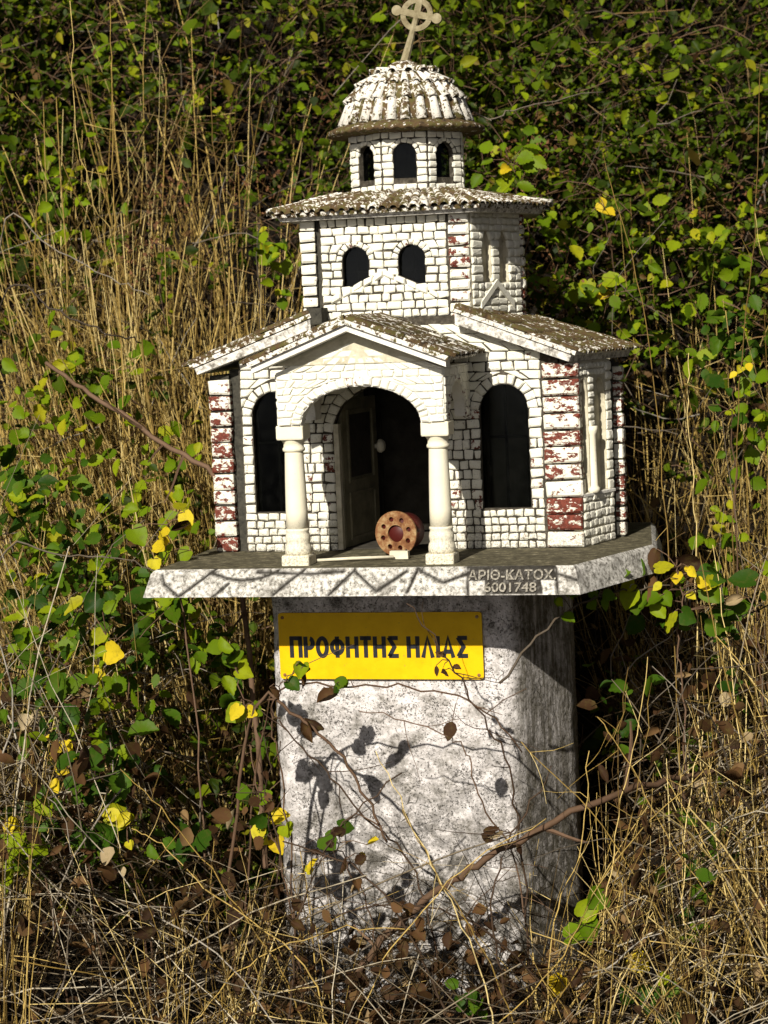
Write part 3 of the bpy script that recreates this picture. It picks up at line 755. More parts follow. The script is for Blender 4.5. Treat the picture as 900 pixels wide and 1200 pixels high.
# porch gable (ridge runs back from the front) - the roof sits a little to the left
gx = -6
r1 = roof_slope('porch_roof', (gx, -166, 273), (gx, 8, 273), (gx + 114, -166, 229), (gx + 114, -4, 229), 15, 4, 'tile', 5, 1.0)
r2 = roof_slope('porch_roof', (gx, -166, 273), (gx, 8, 273), (gx - 114, -166, 229), (gx - 114, -4, 229), 15, 4, 'tile', 5, 0.6)
def raker(x0, z0, x1, z1, y0, y1, h, name, mat, par=church):
    m = MB(); m.hexa([(x0, y0, z0 - h), (x1, y0, z1 - h), (x1, y1, z1 - h), (x0, y1, z0 - h), (x0, y0, z0), (x1, y0, z1), (x1, y1, z1), (x0, y1, z0)])
    return m.scaled().build(name, mat, par)
raker(gx, 268.2, gx + 110, 225.6, -162, -140, 8, 'rake_moulding', 'trim'); raker(gx - 110, 225.6, gx, 268.2, -162, -140, 8, 'rake_moulding', 'trim')
m = MB(); m.hexa([(gx - 100, -140, 224), (gx + 104, -140, 224), (gx + 104, 0, 224), (gx - 100, 0, 224), (gx - 6, -140, 262), (gx + 6, -140, 262), (gx + 6, 0, 262), (gx - 6, 0, 262)])
m.scaled().build('porch_ceiling', 'plaster', church)
# arms' roofs
ER = (222 + 3, -22); LE = 146
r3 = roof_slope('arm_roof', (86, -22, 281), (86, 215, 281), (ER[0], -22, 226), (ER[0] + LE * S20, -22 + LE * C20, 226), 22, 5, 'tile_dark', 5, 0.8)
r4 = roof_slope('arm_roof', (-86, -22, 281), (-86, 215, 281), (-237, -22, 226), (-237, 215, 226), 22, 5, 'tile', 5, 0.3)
m = MB(); e1 = (ER[0] + LE * S20, -22 + LE * C20)
m.hexa([(86, -20, 262), (216, -20, 214.5), (e1[0] - 8, e1[1], 214.5), (86, 212, 262), (86, -20, 274.5), (219, -20, 221.5), (e1[0] - 5, e1[1], 221.5), (86, 212, 274.5)])
m.scaled().build('eave_board', 'trim_old', church)
m = MB(); m.hexa([(-86, 212, 262), (-228, 212, 214.5), (-228, -20, 214.5), (-86, -20, 262), (-86, 212, 274.5), (-231, 212, 221.5), (-231, -20, 221.5), (-86, -20, 274.5)])
m.scaled().build('eave_board', 'trim_old', church)
m = MB(); m.box(-90, -72, -20, 10, 268, 287); m.scaled().build('valley_block', 'groove', church)

# ---- upper tier
TF = Fr(0, 10, 0); TR = Fr(100, 10, 70)
bandz = lambda x: 325 - abs(x + 2) * 0.46
tw2 = [(-36, 16, 0, 340, 16, 8), (31.5, 16, 0, 340, 16, 8)]
def tloop(c): return [(c - 16, bandz(c - 16) + 4), (c + 16, bandz(c + 16) + 4)] + arch_loop(c, 16, 0, 340, 16)[2:]
panel('upper_wall', TF, [(-79, 258), (96, 258), (96, 397), (-79, 397)], [tloop(-36), tloop(31.5)], 10, 'mortar')
for (u, hw) in ((-36, 16), (31.5, 16)):
    m = MB(); m.box(u - 17, u + 17, 18.2, 19, 296, 358); m.scaled(); g = m.build('window', 'glass', church)
    m = MB(); m.box(u - 1, u + 1, 19.2, 21, 296, 357); m.box(u - 15, u + 15, 19.3, 20.8, 326, 328); m.scaled().build('frame', 'wood_dark', g)
def rowsplit(c, hw):
    lo = bandz(c) + 4
    return (c, hw, lo, 340, 16, 8)
fill(TF, 262, 340, lambda z: -78, lambda z: 74, [rowsplit(-36, 16), rowsplit(31.5, 16)], 9.8, (11, 15), 2.6, 'brick_small', w=0.9)
fill(TF, 340, 390, lambda z: -78, lambda z: 74, [rowsplit(-36, 16), rowsplit(31.5, 16)], 9.9, (11, 15), 2.6, 'brick_small', w=0.9)
for c in (-36, 31.5): voussoirs(TF, c, 16, 340, 16, 8, 9, 3.0, 'brick', True)
for sgn in (-1, 1):     # the slanting string course below the windows
    for k in range(5):
        a = -2 + sgn * k * 13; b = -2 + sgn * (k + 1) * 13
        a, b = min(a, b), max(a, b); brick([(a, bandz(a) - 5), (b, bandz(b) - 5), (b, bandz(b) + 4.5), (a, bandz(a) + 4.5)], TF, 5.0, mat='brick_small', w=1.2)
quoins(TF, -103, -83, 262, 390, 10, 3.0, 18, 'quoin_pale')
quoins(TF, 75, 101, 262, 390, 10, 4.0, 16, 'quoin_mid')
m = MB(); m.box(-101, -84, 12, 235, 255, 393); m.box(-86, -78, 15, 235, 255, 393); m.scaled().build('upper_side_wall', 'groove', church)
tn = [(37, 11, 309, 350, 19, 3), (76, 11, 309, 350, 19, 3)]
panel('upper_side_wall', TR, [(0, 258), (116, 258), (116, 397), (0, 397)], [arch_loop(*t[:5], n=8) for t in tn], 8, 'plaster')
panel('niche_back', TR, [(20, 290), (95, 290), (95, 380), (20, 380)], [], 3, 'plaster', h0=-6.5)
fill(TR, 264, 309, lambda z: 3, lambda z: 115, [], 9.2, (13, 20), 2.6, 'brick_small', w=0.7)
fill(TR, 309, 368, lambda z: 3, lambda z: 115, [(t[0], t[1], 0, 350, 19, 0) for t in tn], 9.6, (13, 19), 2.6, 'brick_small', w=0.7, joint=0.5)
fill(TR, 368, 392, lambda z: 3, lambda z: 115, [], 8.5, (10, 15), 2.4, 'brick_small', w=0.7)
for sgn in (-1, 1):
    c = 56; m = MB(); a = (c, 308); b = (c + sgn * 38, 282)
    m.hexa([TR.P(a[0], a[1] - 4, 1), TR.P(b[0], b[1] - 4, 1), TR.P(b[0], b[1] - 4, 3.6), TR.P(a[0], a[1] - 4, 3.6), TR.P(a[0], a[1] + 4, 1), TR.P(b[0], b[1] + 4, 1), TR.P(b[0], b[1] + 4, 3.6), TR.P(a[0], a[1] + 4, 3.6)])
    m.build('string_course', 'brick_small', church)
xt = 100 + 116 * S20; yt = 10 + 116 * C20
m = MB(); m.hexa([(xt - 14, yt - 6, 258), (xt - 4, yt - 4, 258), (xt - 30, 238, 258), (xt - 44, 238, 258), (xt - 14, yt - 6, 396), (xt - 4, yt - 4, 396), (xt - 30, 238, 396), (xt - 44, 238, 396)]); m.scaled().build('joint', 'groove', church)
quoins(Fr(xt + 1, yt + 4, 92), 0, 20, 262, 390, 10, 2.5, 10, 'quoin')
m = MB(); m.box(-101, xt - 31, 230, 238, 258, 396); m.scaled().build('upper_back_wall', 'plaster', church)
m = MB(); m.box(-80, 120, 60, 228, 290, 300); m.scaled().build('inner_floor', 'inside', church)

# ---- tier roof
DC = (4, 128)
e0 = (-129, -14); e1 = (118, -14); L2 = 158; e2 = (118 + L2 * S20, -14 + L2 * C20); e3 = (e2[0] - 28, 262); e4 = (-129, 262)
ZE = 398; ZI = 420; ir = 74
i0, i1, i2, i3 = (DC[0] - ir, DC[1] - ir), (DC[0] + ir, DC[1] - ir), (DC[0] + ir, DC[1] + ir), (DC[0] - ir, DC[1] + ir)
im = (DC[0] + ir, DC[1] + 20)
def v3(p, z): return (p[0], p[1], z)
roof_slope('tier_roof', v3(i0, ZI), v3(i1, ZI), v3(e0, ZE), v3(e1, ZE), 21, 2, 'tile', 5, 1.5)
roof_slope('tier_roof', v3(i1, ZI), v3(im, ZI), v3(e1, ZE), v3(e2, ZE), 18, 2, 'tile', 5, 1.0)
roof_slope('tier_roof', v3(im, ZI), v3(i2, ZI), v3(e2, ZE), v3(e3, ZE), 8, 2, 'tile', 5, 0.2)
roof_slope('tier_roof', v3(i2, ZI), v3(i3, ZI), v3(e3, ZE), v3(e4, ZE), 21, 2, 'tile', 5, 0.1)
roof_slope('tier_roof', v3(i3, ZI), v3(i0, ZI), v3(e4, ZE), v3(e0, ZE), 21, 2, 'tile', 5, 0.2)
m = MB(); lo = offset_loop([e0, e1, e2, e3, e4], -5); n = 5
m.add([v3(p, ZE - 9) for p in offset_loop([e0, e1, e2, e3, e4], -8)] + [v3(p, ZE - 3.5) for p in lo], [tuple(range(4, -1, -1)), tuple(range(5, 10))] + [(i, (i + 1) % 5, 5 + (i + 1) % 5, 5 + i) for i in range(5)])
m.scaled().build('eave_board', 'trim_old', church)

# ---- drum: eight walls with arched windows, turned to the camera side
AP = 66; hw8 = AP * math.tan(R(22.5))
for k in range(8):
    a = 45 * k + 14 - 4                       # direction of the wall
    th = R(a); nx, ny = math.sin(th), -math.cos(th)
    fr = Fr(DC[0] + nx * AP, DC[1] + ny * AP, a)
    vis = k in (0, 1, 7)
    o = [(-hw8, 405), (hw8, 405), (hw8, 494), (-hw8, 494)]
    panel('drum_wall', fr, o, [arch_loop(0, 13.5, 436, 464, 13.5)], 8, 'mortar')
    fill(fr, 412, 491, lambda z: -hw8 + .3, lambda z: hw8 - .3, [(0, 13.5, 436, 464, 13.5, 6)], 8.8, (11, 14), 2.2, 'brick_small', w=0.9 if vis else 0.1)
    voussoirs(fr, 0, 13.5, 464, 13.5, 6, 7, 2.4, 'brick_small' if vis else 'brick_small')
    if vis:
        m = MB(); m.hexa([fr.P(-14, 434, -7), fr.P(14, 434, -7), fr.P(14, 434, -6.4), fr.P(-14, 434, -6.4), fr.P(-14, 479, -7), fr.P(14, 479, -7), fr.P(14, 479, -6.4), fr.P(-14, 479, -6.4)])
        g = m.build('window', 'glass', church)
        m = MB(); m.hexa([fr.P(-0.8, 434, -9), fr.P(.8, 434, -9), fr.P(.8, 434, -7.2), fr.P(-.8, 434, -7.2), fr.P(-.8, 478, -9), fr.P(.8, 478, -9), fr.P(.8, 478, -7.2), fr.P(-.8, 478, -7.2)])
        m.build('frame', 'wood_dark', g)
m = MB(); m.lathe((DC[0], DC[1], 0), [(40, 418), (40, 492)], 16); m.scaled().build('drum_core', 'groove', church)

# ---- dome with skirt
def dome_r(t):       # t 0 rim .. 1 top
    return 75 * math.cos(t * math.pi / 2 * 0.97)
def dome_z(t): return 503 + 70 * math.sin(t * math.pi / 2 * 0.97)
m = MB(); m.lathe((DC[0], DC[1], 0), [(dome_r(t) - 1.0, dome_z(t)) for t in np.linspace(0, 1, 14)], 56)
m.scaled(); dome = m.build('dome', 'tile_dark', church, smooth=True)
ND = 26
rows = [0.0, 0.25, 0.46, 0.66, 0.86]
for r in range(4):
    t0, t1 = rows[r], rows[r + 1] + 0.03
    nn_ = ND if r < 3 else ND // 2
    for c in range(nn_):
        a = 2 * math.pi * (c + 0.5) / nn_ + rng.normal() * 0.012
        ca, sa = math.cos(a), math.sin(a)
        q1 = t1 * math.pi / 2; q0 = t0 * math.pi / 2
        A = np.array([DC[0] + (dome_r(t1) - 1.5 * math.cos(q1)) * ca, DC[1] + (dome_r(t1) - 1.5 * math.cos(q1)) * sa, dome_z(t1) - 1.5 * math.sin(q1)])
        B = np.array([DC[0] + (dome_r(t0) + 2.6 * math.cos(q0)) * ca, DC[1] + (dome_r(t0) + 2.6 * math.cos(q0)) * sa, dome_z(t0) + 2.6 * math.sin(q0)])
        wb = 2 * math.pi * dome_r(t0) / nn_; wa = 2 * math.pi * dome_r(t1) / nn_
        up = np.array([ca, sa, 0.5 + 1.3 * t0])
        TL.append((A, B, wa * 0.30, wb * 0.35, up, dome, 'tile_dome', 3.0 if math.sin(a - TH) < 0.25 else 0.4))
m = MB(); nS = 168; vs = []
for (r, z, amp) in ((72, 506, 0), (84, 502, 0.8), (95, 497, 1.3), (95.5, 493, 1.3), (92, 492, .8), (60, 489, 0)):
    for i in range(nS):
        a = 2 * math.pi * i / nS; vs.append((DC[0] + r * math.cos(a), DC[1] + r * math.sin(a), z + amp * math.sin(a * 42)))
m.add(vs, [(k * nS + i, k * nS + (i + 1) % nS, (k + 1) * nS + (i + 1) % nS, (k + 1) * nS + i) for k in range(5) for i in range(nS)])
m.scaled(); m.f = [f[::-1] for f in m.f]; m.build('dome_eave', 'tile_eave', church, smooth=True)
m = MB(); m.lathe((DC[0], DC[1], 0), [(22, 566), (20.5, 573), (15, 577.5), (8, 580), (2.5, 581)], 20); m.scaled().build('dome_cap', 'tile_dark', church)

# ---- cross, leaning to the right
def build_cross():
    ca, sa = math.cos(R(-15)), math.sin(R(-15))
    cx, cz = DC[0] + 19, 634
    def L(x, z, y): return ((cx + x * ca - z * sa) * U, (DC[1] + y) * U, (cz + x * sa + z * ca) * U)
    root = empty('cross', (0, 0, 0)); root.parent = church
    def plate(pts, h, name):
        n = len(pts); m = MB(); m.add([L(x, z, -h) for x, z in pts] + [L(x, z, h) for x, z in pts], [tuple(range(n)), tuple(range(2 * n - 1, n - 1, -1))] + [(i, n + i, n + (i + 1) % n, (i + 1) % n) for i in range(n)])
        return m.build(name, 'cross', root)
    def arm(ang, ln, w0, w1, knob):
        pts = []
        for s, x in ((-1, 0), (-1, ln - 4)): pts.append((x, s * (w0 if x == 0 else w1)))
        for i in range(-6, 7):
            q = i / 6 * 2.2; pts.append((ln + knob * 0.2 + knob * math.cos(q), knob * math.sin(q)))
        pts += [(ln - 4, w1), (0, w0)]
        c, s = math.cos(R(ang)), math.sin(R(ang)); return [(x * c - y * s, x * s + y * c) for x, y in pts]
    plate(arm(0, 24, 4.2, 3.6, 6.2), 3.0, 'arm'); plate(arm(180, 24, 4.2, 3.6, 6.2), 3.1, 'arm'); plate(arm(90, 24, 4.2, 3.6, 6.2), 2.9, 'arm')
    m = MB(); n = 40; vs = []
    for r, h in ((13.5, -2.5), (20, -2.5), (20, 2.5), (13.5, 2.5)):
        for i in range(n): a = 2 * math.pi * i / n; vs.append(L(r * math.cos(a), r * math.sin(a), h))
    m.add(vs, [(k * n + i, ((k + 1) % 4) * n + i, ((k + 1) % 4) * n + (i + 1) % n, k * n + (i + 1) % n) for k in range(4) for i in range(n)])
    m.build('ring', 'cross', root)
    m = MB(); q0 = L(0, 0, 0); q1 = L(-1, -24, 0); q2 = ((DC[0] - 1) * U, DC[1] * U, 572 * U)
    m.tube([q0, q1, q2], [3.9 * U, 4.0 * U, 6.0 * U], 8); m.build('shaft', 'cross', root)
build_cross()

# ---- emit bricks and tiles: the 300 largest of each singly, the rest joined
BR.sort(key=lambda b: -b[5])
rest = {}
for i, b in enumerate(BR):
    if i < 300:
        m = MB(); brick_geo(m, b)
        if m.v: m.build('brick', b[4], church)
    else: brick_geo(rest.setdefault(b[4], MB()), b)
for k, m in rest.items(): m.build('brickwork', k, church, kind='stuff')
TL.sort(key=lambda t: -t[7] * (t[3] + 2))
rest = {}
for i, t in enumerate(TL):
    vs_, fs_ = barrel(t[0], t[1], t[2], t[3], t[4])
    if i < 300:
        m = MB(); m.add(vs_, fs_); m.scaled().build('tile', t[6], t[5], smooth=True)
    else: rest.setdefault((t[5].name, t[6]), (MB(), t[5]))[0].add(vs_, fs_)
for (nm, k), (m, par) in rest.items(): m.scaled().build('tiling', k, par, smooth=True, kind='stuff')

# ------------------------------------------------------------------ small things in the doorway
def build_spool():
    p = s2w(17, -60, 0.0)
    root = empty('perforated_spool', p, -TH - R(12), label='rusty perforated tin disc on a red cylinder lying in the doorway', cat='spool')
    R0 = 26; cz = 26.2
    loops = [[(R0 * math.cos(a), R0 * math.sin(a)) for a in np.linspace(0, 2 * math.pi, 37)[:-1]], [(10 * math.cos(a), 10 * math.sin(a)) for a in np.linspace(0, 2 * math.pi, 21)[:-1]]]
    for k in range(8):
        a = k * math.pi / 4 + 0.3; loops.append([(17 * math.cos(a) + 3.0 * math.cos(t), 17 * math.sin(a) + 3.0 * math.sin(t)) for t in np.linspace(0, 2 * math.pi, 11)[:-1]])
    flat = [p_ for l in loops for p_ in l]; N = len(flat); m = MB()
    m.v = [(x * U, -3 * U, (cz + z) * U) for x, z in flat] + [(x * U, 0, (cz + z) * U) for x, z in flat]
    for t in tessellate_polygon([[Vector((x, z, 0)) for x, z in l] for l in loops]): m.f += [tuple(t), tuple(i + N for i in t[::-1])]
    k = 0
    for l in loops:
        n = len(l); m.f += [(k + i, k + (i + 1) % n, N + k + (i + 1) % n, N + k + i) for i in range(n)]; k += n
    m.build('disc', 'rust_disc', root)
    m = MB(); m.lathe((0, 0, 0), [(21, 0), (21, 30), (19, 32)], 32); m.v = [(x * U, (z + 0.4) * U, (cz + y) * U) for x, y, z in m.v]; m.build('drum', 'red_plastic', root, smooth=True)
    m = MB(); p = s2w(25, -84, 0.0); c = empty('wax_block', p, -TH, label='small yellowed wax block on the slab before the tin disc', cat='candle')
    m.box(-11, 11, -4, 4, 0, 9); m.v = [(x + rng.normal() * .6, y + rng.normal() * .6, z) for x, y, z in m.v]; m.scaled().build('body', 'candle', c)
    m = MB(); m.lathe((0, 0, 0), [(1.0, 0), (0.8, 2.2)], 6); m.v = [(x + 8, y, z + 8.6) for x, y, z in m.v]; m.scaled().build('wick', 'wood_dark', c)
    m = MB(); a = s2w(-72, -108, 1.8); b = s2w(20, -92, 3.2); m.tube([a, (a + b) / 2 + np.array([0, 0, .0006]), b], [1.7 * U, 1.9 * U, 1.6 * U], 8)
    m.build('thin_candle', 'candle', None, smooth=True, label='thin white candle lying across the slab before the doorway', cat='candle')
build_spool()
#VEG#
# ------------------------------------------------------------------ vegetation
LT = {}
def leaf_template(kind):
    if kind in LT: return LT[kind]
    if kind == 'ovate':
        o = [(0, 0), (.24, .14), (.36, .38), (.30, .64), (.13, .86), (0, 1), (-.13, .86), (-.30, .64), (-.36, .38), (-.24, .14)]; c = [(0, .42)]
    elif kind == 'serrate':
        o = [(0, 0)]; rt = []
        prof = [(.10, .04), (.24, .10), (.27, .20), (.37, .26), (.36, .36), (.42, .44), (.36, .52), (.37, .62), (.27, .68), (.24, .80), (.12, .86), (.07, .95)]
        o += prof + [(0, 1)] + [(-x, y) for x, y in prof[::-1]]; c = [(0, .45)]
    else:   # lobed, vine-like
        prof = [(.09, -.07), (.26, -.09), (.38, .02), (.42, .14), (.49, .28), (.46, .44), (.40, .55), (.35, .68), (.22, .80), (.10, .93)]
        o = [(0, .04)] + prof + [(0, 1.0)] + [(-x, y) for x, y in prof[::-1]]; c = [(0, .42)]
    n = len(o)
    v = [(x, y, 0.30 * abs(x) - 0.18 * max(0, y - .5) ** 2 + (0.025 if i % 2 else -0.015)) for i, (x, y) in enumerate(o)] + [(c[0][0], c[0][1], -0.05)]
    f = [(i, (i + 1) % n, n) for i in range(n)]
    LT[kind] = (np.array(v), np.array(f)); return LT[kind]
def nrmz(a): return a / (np.linalg.norm(a, axis=-1, keepdims=True) + 1e-9)
def leaf_mesh(pos, nor, dr, size, kind, curl=None):
    """many leaves as one vertex/face array"""
    v, f = leaf_template(kind); k = len(v); n = len(pos)
    nor = nrmz(nor); dr = nrmz(dr - nor * (dr * nor).sum(-1, keepdims=True)); sd_ = np.cross(dr, nor)
    t = np.repeat(v[None], n, 0).copy()
    if curl is not None:      # bend the blade along its length and cup it
        t[:, :, 2] += curl[:, None] * (t[:, :, 1] ** 2 * 0.5 + np.abs(t[:, :, 0]) * 1.2)
        t[:, :, 0] *= (1 - 0.35 * np.abs(curl[:, None]))
    t[:, :, 0] *= rng.uniform(0.85, 1.2, (n, 1))
    P = pos[:, None] + size[:, None, None] * (t[:, :, :1] * sd_[:, None] + t[:, :, 1:2] * dr[:, None] + t[:, :, 2:] * nor[:, None])
    F = (f[None] + (np.arange(n) * k)[:, None, None]).reshape(-1, 3)
    return P.reshape(-1, 3), F
def fast_mesh(name, V, F, smooth=True):
    me = bpy.data.meshes.new(name); V = np.asarray(V, np.float32); F = np.asarray(F, np.int32); w_ = F.shape[1]
    me.vertices.add(len(V)); me.vertices.foreach_set('co', V.ravel())
    me.loops.add(F.size); me.loops.foreach_set('vertex_index', F.ravel())
    me.polygons.add(len(F)); me.polygons.foreach_set('loop_start', np.arange(0, F.size, w_, dtype=np.int32))
    me.polygons.foreach_set('use_smooth', np.full(len(F), smooth)); me.update(); me.validate(); return me
def tubes(paths, radii, ns=3):
    """paths (n, m, 3), radii (n, m) -> arrays"""
    n, m, _ = paths.shape
    t = np.empty_like(paths); t[:, 1:-1] = paths[:, 2:] - paths[:, :-2]; t[:, 0] = paths[:, 1] - paths[:, 0]; t[:, -1] = paths[:, -1] - paths[:, -2]
    t = nrmz(t); ref = np.zeros_like(t); ref[..., 0] = 0.8; ref[..., 1] = 0.6
    a = nrmz(np.cross(t, ref)); b = np.cross(t, a)
    ang = np.arange(ns) * 2 * math.pi / ns
    V = paths[:, :, None] + radii[:, :, None, None] * (np.cos(ang)[:, None] * a[:, :, None] + np.sin(ang)[:, None] * b[:, :, None])
    base = (np.arange(n) * m * ns)[:, None, None]; i = np.arange(m - 1)[None, :, None] * ns; k = np.arange(ns)[None, None]; k2 = (k + 1) % ns
    F = np.stack([base + i + k, base + i + k2, base + i + ns + k2, base + i + ns + k], -1).reshape(-1, 4)
    return V.reshape(-1, 3), F
def grow(start, dirs, length, m=6, wob=0.12, droop=0.0):
    """curved stems: start (n,3), dirs (n,3), length (n,)"""
    n = len(start); P = np.empty((n, m, 3)); P[:, 0] = start; d = nrmz(dirs.copy()); st = length / (m - 1)
    for i in range(1, m):
        d = nrmz(d + rng.normal(size=(n, 3)) * wob + np.array([0, 0, -1.0]) * (droop[:, None] if hasattr(droop, '__len__') else droop))
        P[:, i] = P[:, i - 1] + d * st[:, None]
    return P
def join(parts):
    V = []; F = []; o = 0
    for v, f in parts: V.append(v); F.append(f + o); o += len(v)
    return np.concatenate(V), np.concatenate(F)
def stuff(name, parts, mat, label, cat):
    V, F = join(parts); me = fast_mesh(name, V, F); return obj(name, me, mat, None, label=label, cat=cat, kind='stuff')
def vnoise(x, z, s, seed):
    g = np.random.default_rng(seed); o = np.zeros_like(x)
    for k in range(4):
        a, b, c, d = g.uniform(-1, 1, 4); f = s * (0.7 + 0.5 * k)
        o += np.sin(x * f * (1 + .4 * a) + z * f * b + 6 * c) * np.sin(z * f * (1 + .4 * d) - x * f * a + 9 * b)
    return o / 2.2
BN = np.array([0, -0.84, 0.54])          # outward from the bank
def inside_shrine(P, pad=0.02):
    """keep the thicket out of the masonry and out of the open air before its front"""
    q = P - ORG; x = q @ EX / U; y = q @ EY / U; z = q[:, 2] / U; p = pad / U
    a = (x > -160 - p) & (x < 205 + p) & (y > -50 - p) & (y < 245 + p) & (z < 0)
    b = (x > -260 - p) & (x < 315 + p) & (y > -185 - p) & (y < 275 + p) & (z > -40 - p) & (z < 300)
    c = (x > -135 - p) & (x < 180 + p) & (y > -20 - p) & (y < 265) & (z >= 300) & (z < 640)
    return a | b | c
def clear_view(P, lim=0.38):
    """nothing grows tall straight before the church and the sign"""
    q = P - CAM; zc = q @ _fw; px = 450 + q @ _r / zc * FPX; py = 600 - q @ _u / zc * FPX
    x = (P - ORG) @ EX / U; y = (P - ORG) @ EY / U
    return (y < -40) & (x > -255) & (x < 300) & (P[:, 2] > lim)
def bank_points(n, x0=-2.1, x1=2.1, z0=0.0, z1=3.2, o0=0.0, o1=0.35):
    x = rng.uniform(x0, x1, n); s = rng.uniform(z0, z1, n); y = 0.42 + s / 3.75 * 2.4
    P = np.stack([x, y, terrain(x, y)], -1); return P + BN * rng.uniform(o0, o1, n)[:, None]
def keep(P, *arrs):
    k = ~(inside_shrine(P) | clear_view(P)); return (P[k],) + tuple(a[k] for a in arrs)
def px_of(P):
    q = P - CAM; zc = q @ _fw; return 450 + q @ _r / zc * FPX, 600 - q @ _u / zc * FPX

# --- green bramble leaves over the bank, in sprays along hidden canes
def bramble():
    parts = []; canes = []
    n = 9600
    P = bank_points(n, -1.6, 1.6, o0=0.02, o1=0.42, z0=-0.15)
    Pt = bank_points(4200, -1.3, 1.3, 1.35, 2.9, 0.03, 0.40); P = np.concatenate([P, Pt]); n = len(P)
    px, py = px_of(P)
    dens = 0.55 + 0.75 * vnoise(P[:, 0], P[:, 2], 5.0, 3)
    dry = np.exp(-((px - 215) / 150) ** 4 - ((py - 290) / 200) ** 4) + 0.9 * np.exp(-((px - 800) / 150) ** 4 - ((py - 600) / 190) ** 4) + 0.6 * np.exp(-((px - 640) / 60) ** 2 - ((py - 100) / 50) ** 2)
    dens = dens * (1 - 0.85 * np.clip(dry, 0, 1)) * np.where(py > 650, 0.55, 1.0) * np.where((px > 560) & (py > 650), 0.35, 1.0)
    dens = np.where((py < 200) & (px > 540), dens + 0.25, dens); dens = np.where(py < 130, np.maximum(dens, 0.38), dens)
    P = P[rng.random(n) < dens]
    P, = keep(P); n = len(P)
    m = 7; up = np.array([0, -0.35, 0.9])
    d0 = nrmz(up + rng.normal(size=(n, 3)) * np.array([0.9, 0.35, 0.6]))
    L_ = rng.uniform(0.08, 0.30, n); C = grow(P, d0, L_, m, 0.22, 0.10)
    canes.append(tubes(C, np.linspace(0.0017, 0.0008, m)[None].repeat(n, 0), 3))
    for j in range(1, m):
        for s_ in (0, 1, 2):
            k = rng.random(n) < (0.80 if s_ == 0 else 0.55)
            p = C[k, j] + rng.normal(size=(k.sum(), 3)) * 0.010
            nor = nrmz(np.array([-0.12, -0.55, 0.72]) + rng.normal(size=p.shape) * 0.55)
            dr = nrmz(rng.normal(size=p.shape) + np.array([0, -0.25, -0.45]))
            sz = np.clip(rng.lognormal(-3.90, 0.38, len(p)), 0.009, 0.05)
            p, nor, dr, sz = keep(p, nor, dr, sz)
            parts.append(leaf_mesh(p, nor, dr, sz, 'ovate', rng.normal(size=len(p)) * 0.38))
    stuff('bramble_leaves', parts, 'leaf', 'dense green bramble leaves covering the bank behind the shrine', 'brambles')
    stuff('bramble_stems', canes, 'cane', 'thin brown bramble stems beneath the green leaves', 'stems')
bramble()

# --- brighter yellow green young leaves in patches
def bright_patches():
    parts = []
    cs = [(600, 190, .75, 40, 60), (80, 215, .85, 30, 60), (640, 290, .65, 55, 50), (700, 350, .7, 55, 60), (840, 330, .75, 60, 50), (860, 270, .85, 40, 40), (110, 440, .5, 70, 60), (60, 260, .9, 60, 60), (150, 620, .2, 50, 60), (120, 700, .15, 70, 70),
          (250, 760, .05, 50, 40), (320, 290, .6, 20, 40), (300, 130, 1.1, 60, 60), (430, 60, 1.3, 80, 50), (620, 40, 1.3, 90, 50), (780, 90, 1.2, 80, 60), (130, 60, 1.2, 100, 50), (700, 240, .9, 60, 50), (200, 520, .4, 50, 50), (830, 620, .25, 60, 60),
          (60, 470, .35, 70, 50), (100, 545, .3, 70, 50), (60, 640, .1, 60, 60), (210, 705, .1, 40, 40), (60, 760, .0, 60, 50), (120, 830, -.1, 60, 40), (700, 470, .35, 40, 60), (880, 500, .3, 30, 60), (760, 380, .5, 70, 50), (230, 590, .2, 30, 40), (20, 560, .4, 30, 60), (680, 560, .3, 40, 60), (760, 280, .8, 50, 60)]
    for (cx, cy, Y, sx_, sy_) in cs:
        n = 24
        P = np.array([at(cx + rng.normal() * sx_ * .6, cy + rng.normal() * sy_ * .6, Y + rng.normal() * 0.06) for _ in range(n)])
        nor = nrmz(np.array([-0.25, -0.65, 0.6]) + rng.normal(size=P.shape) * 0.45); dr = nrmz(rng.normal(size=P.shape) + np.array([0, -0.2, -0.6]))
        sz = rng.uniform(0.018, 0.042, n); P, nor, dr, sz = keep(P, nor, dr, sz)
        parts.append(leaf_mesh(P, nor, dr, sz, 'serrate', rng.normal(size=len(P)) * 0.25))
    stuff('young_leaves', parts, 'leaf_bright', 'bright yellow green leaves in patches among the brambles', 'leaves')
bright_patches()
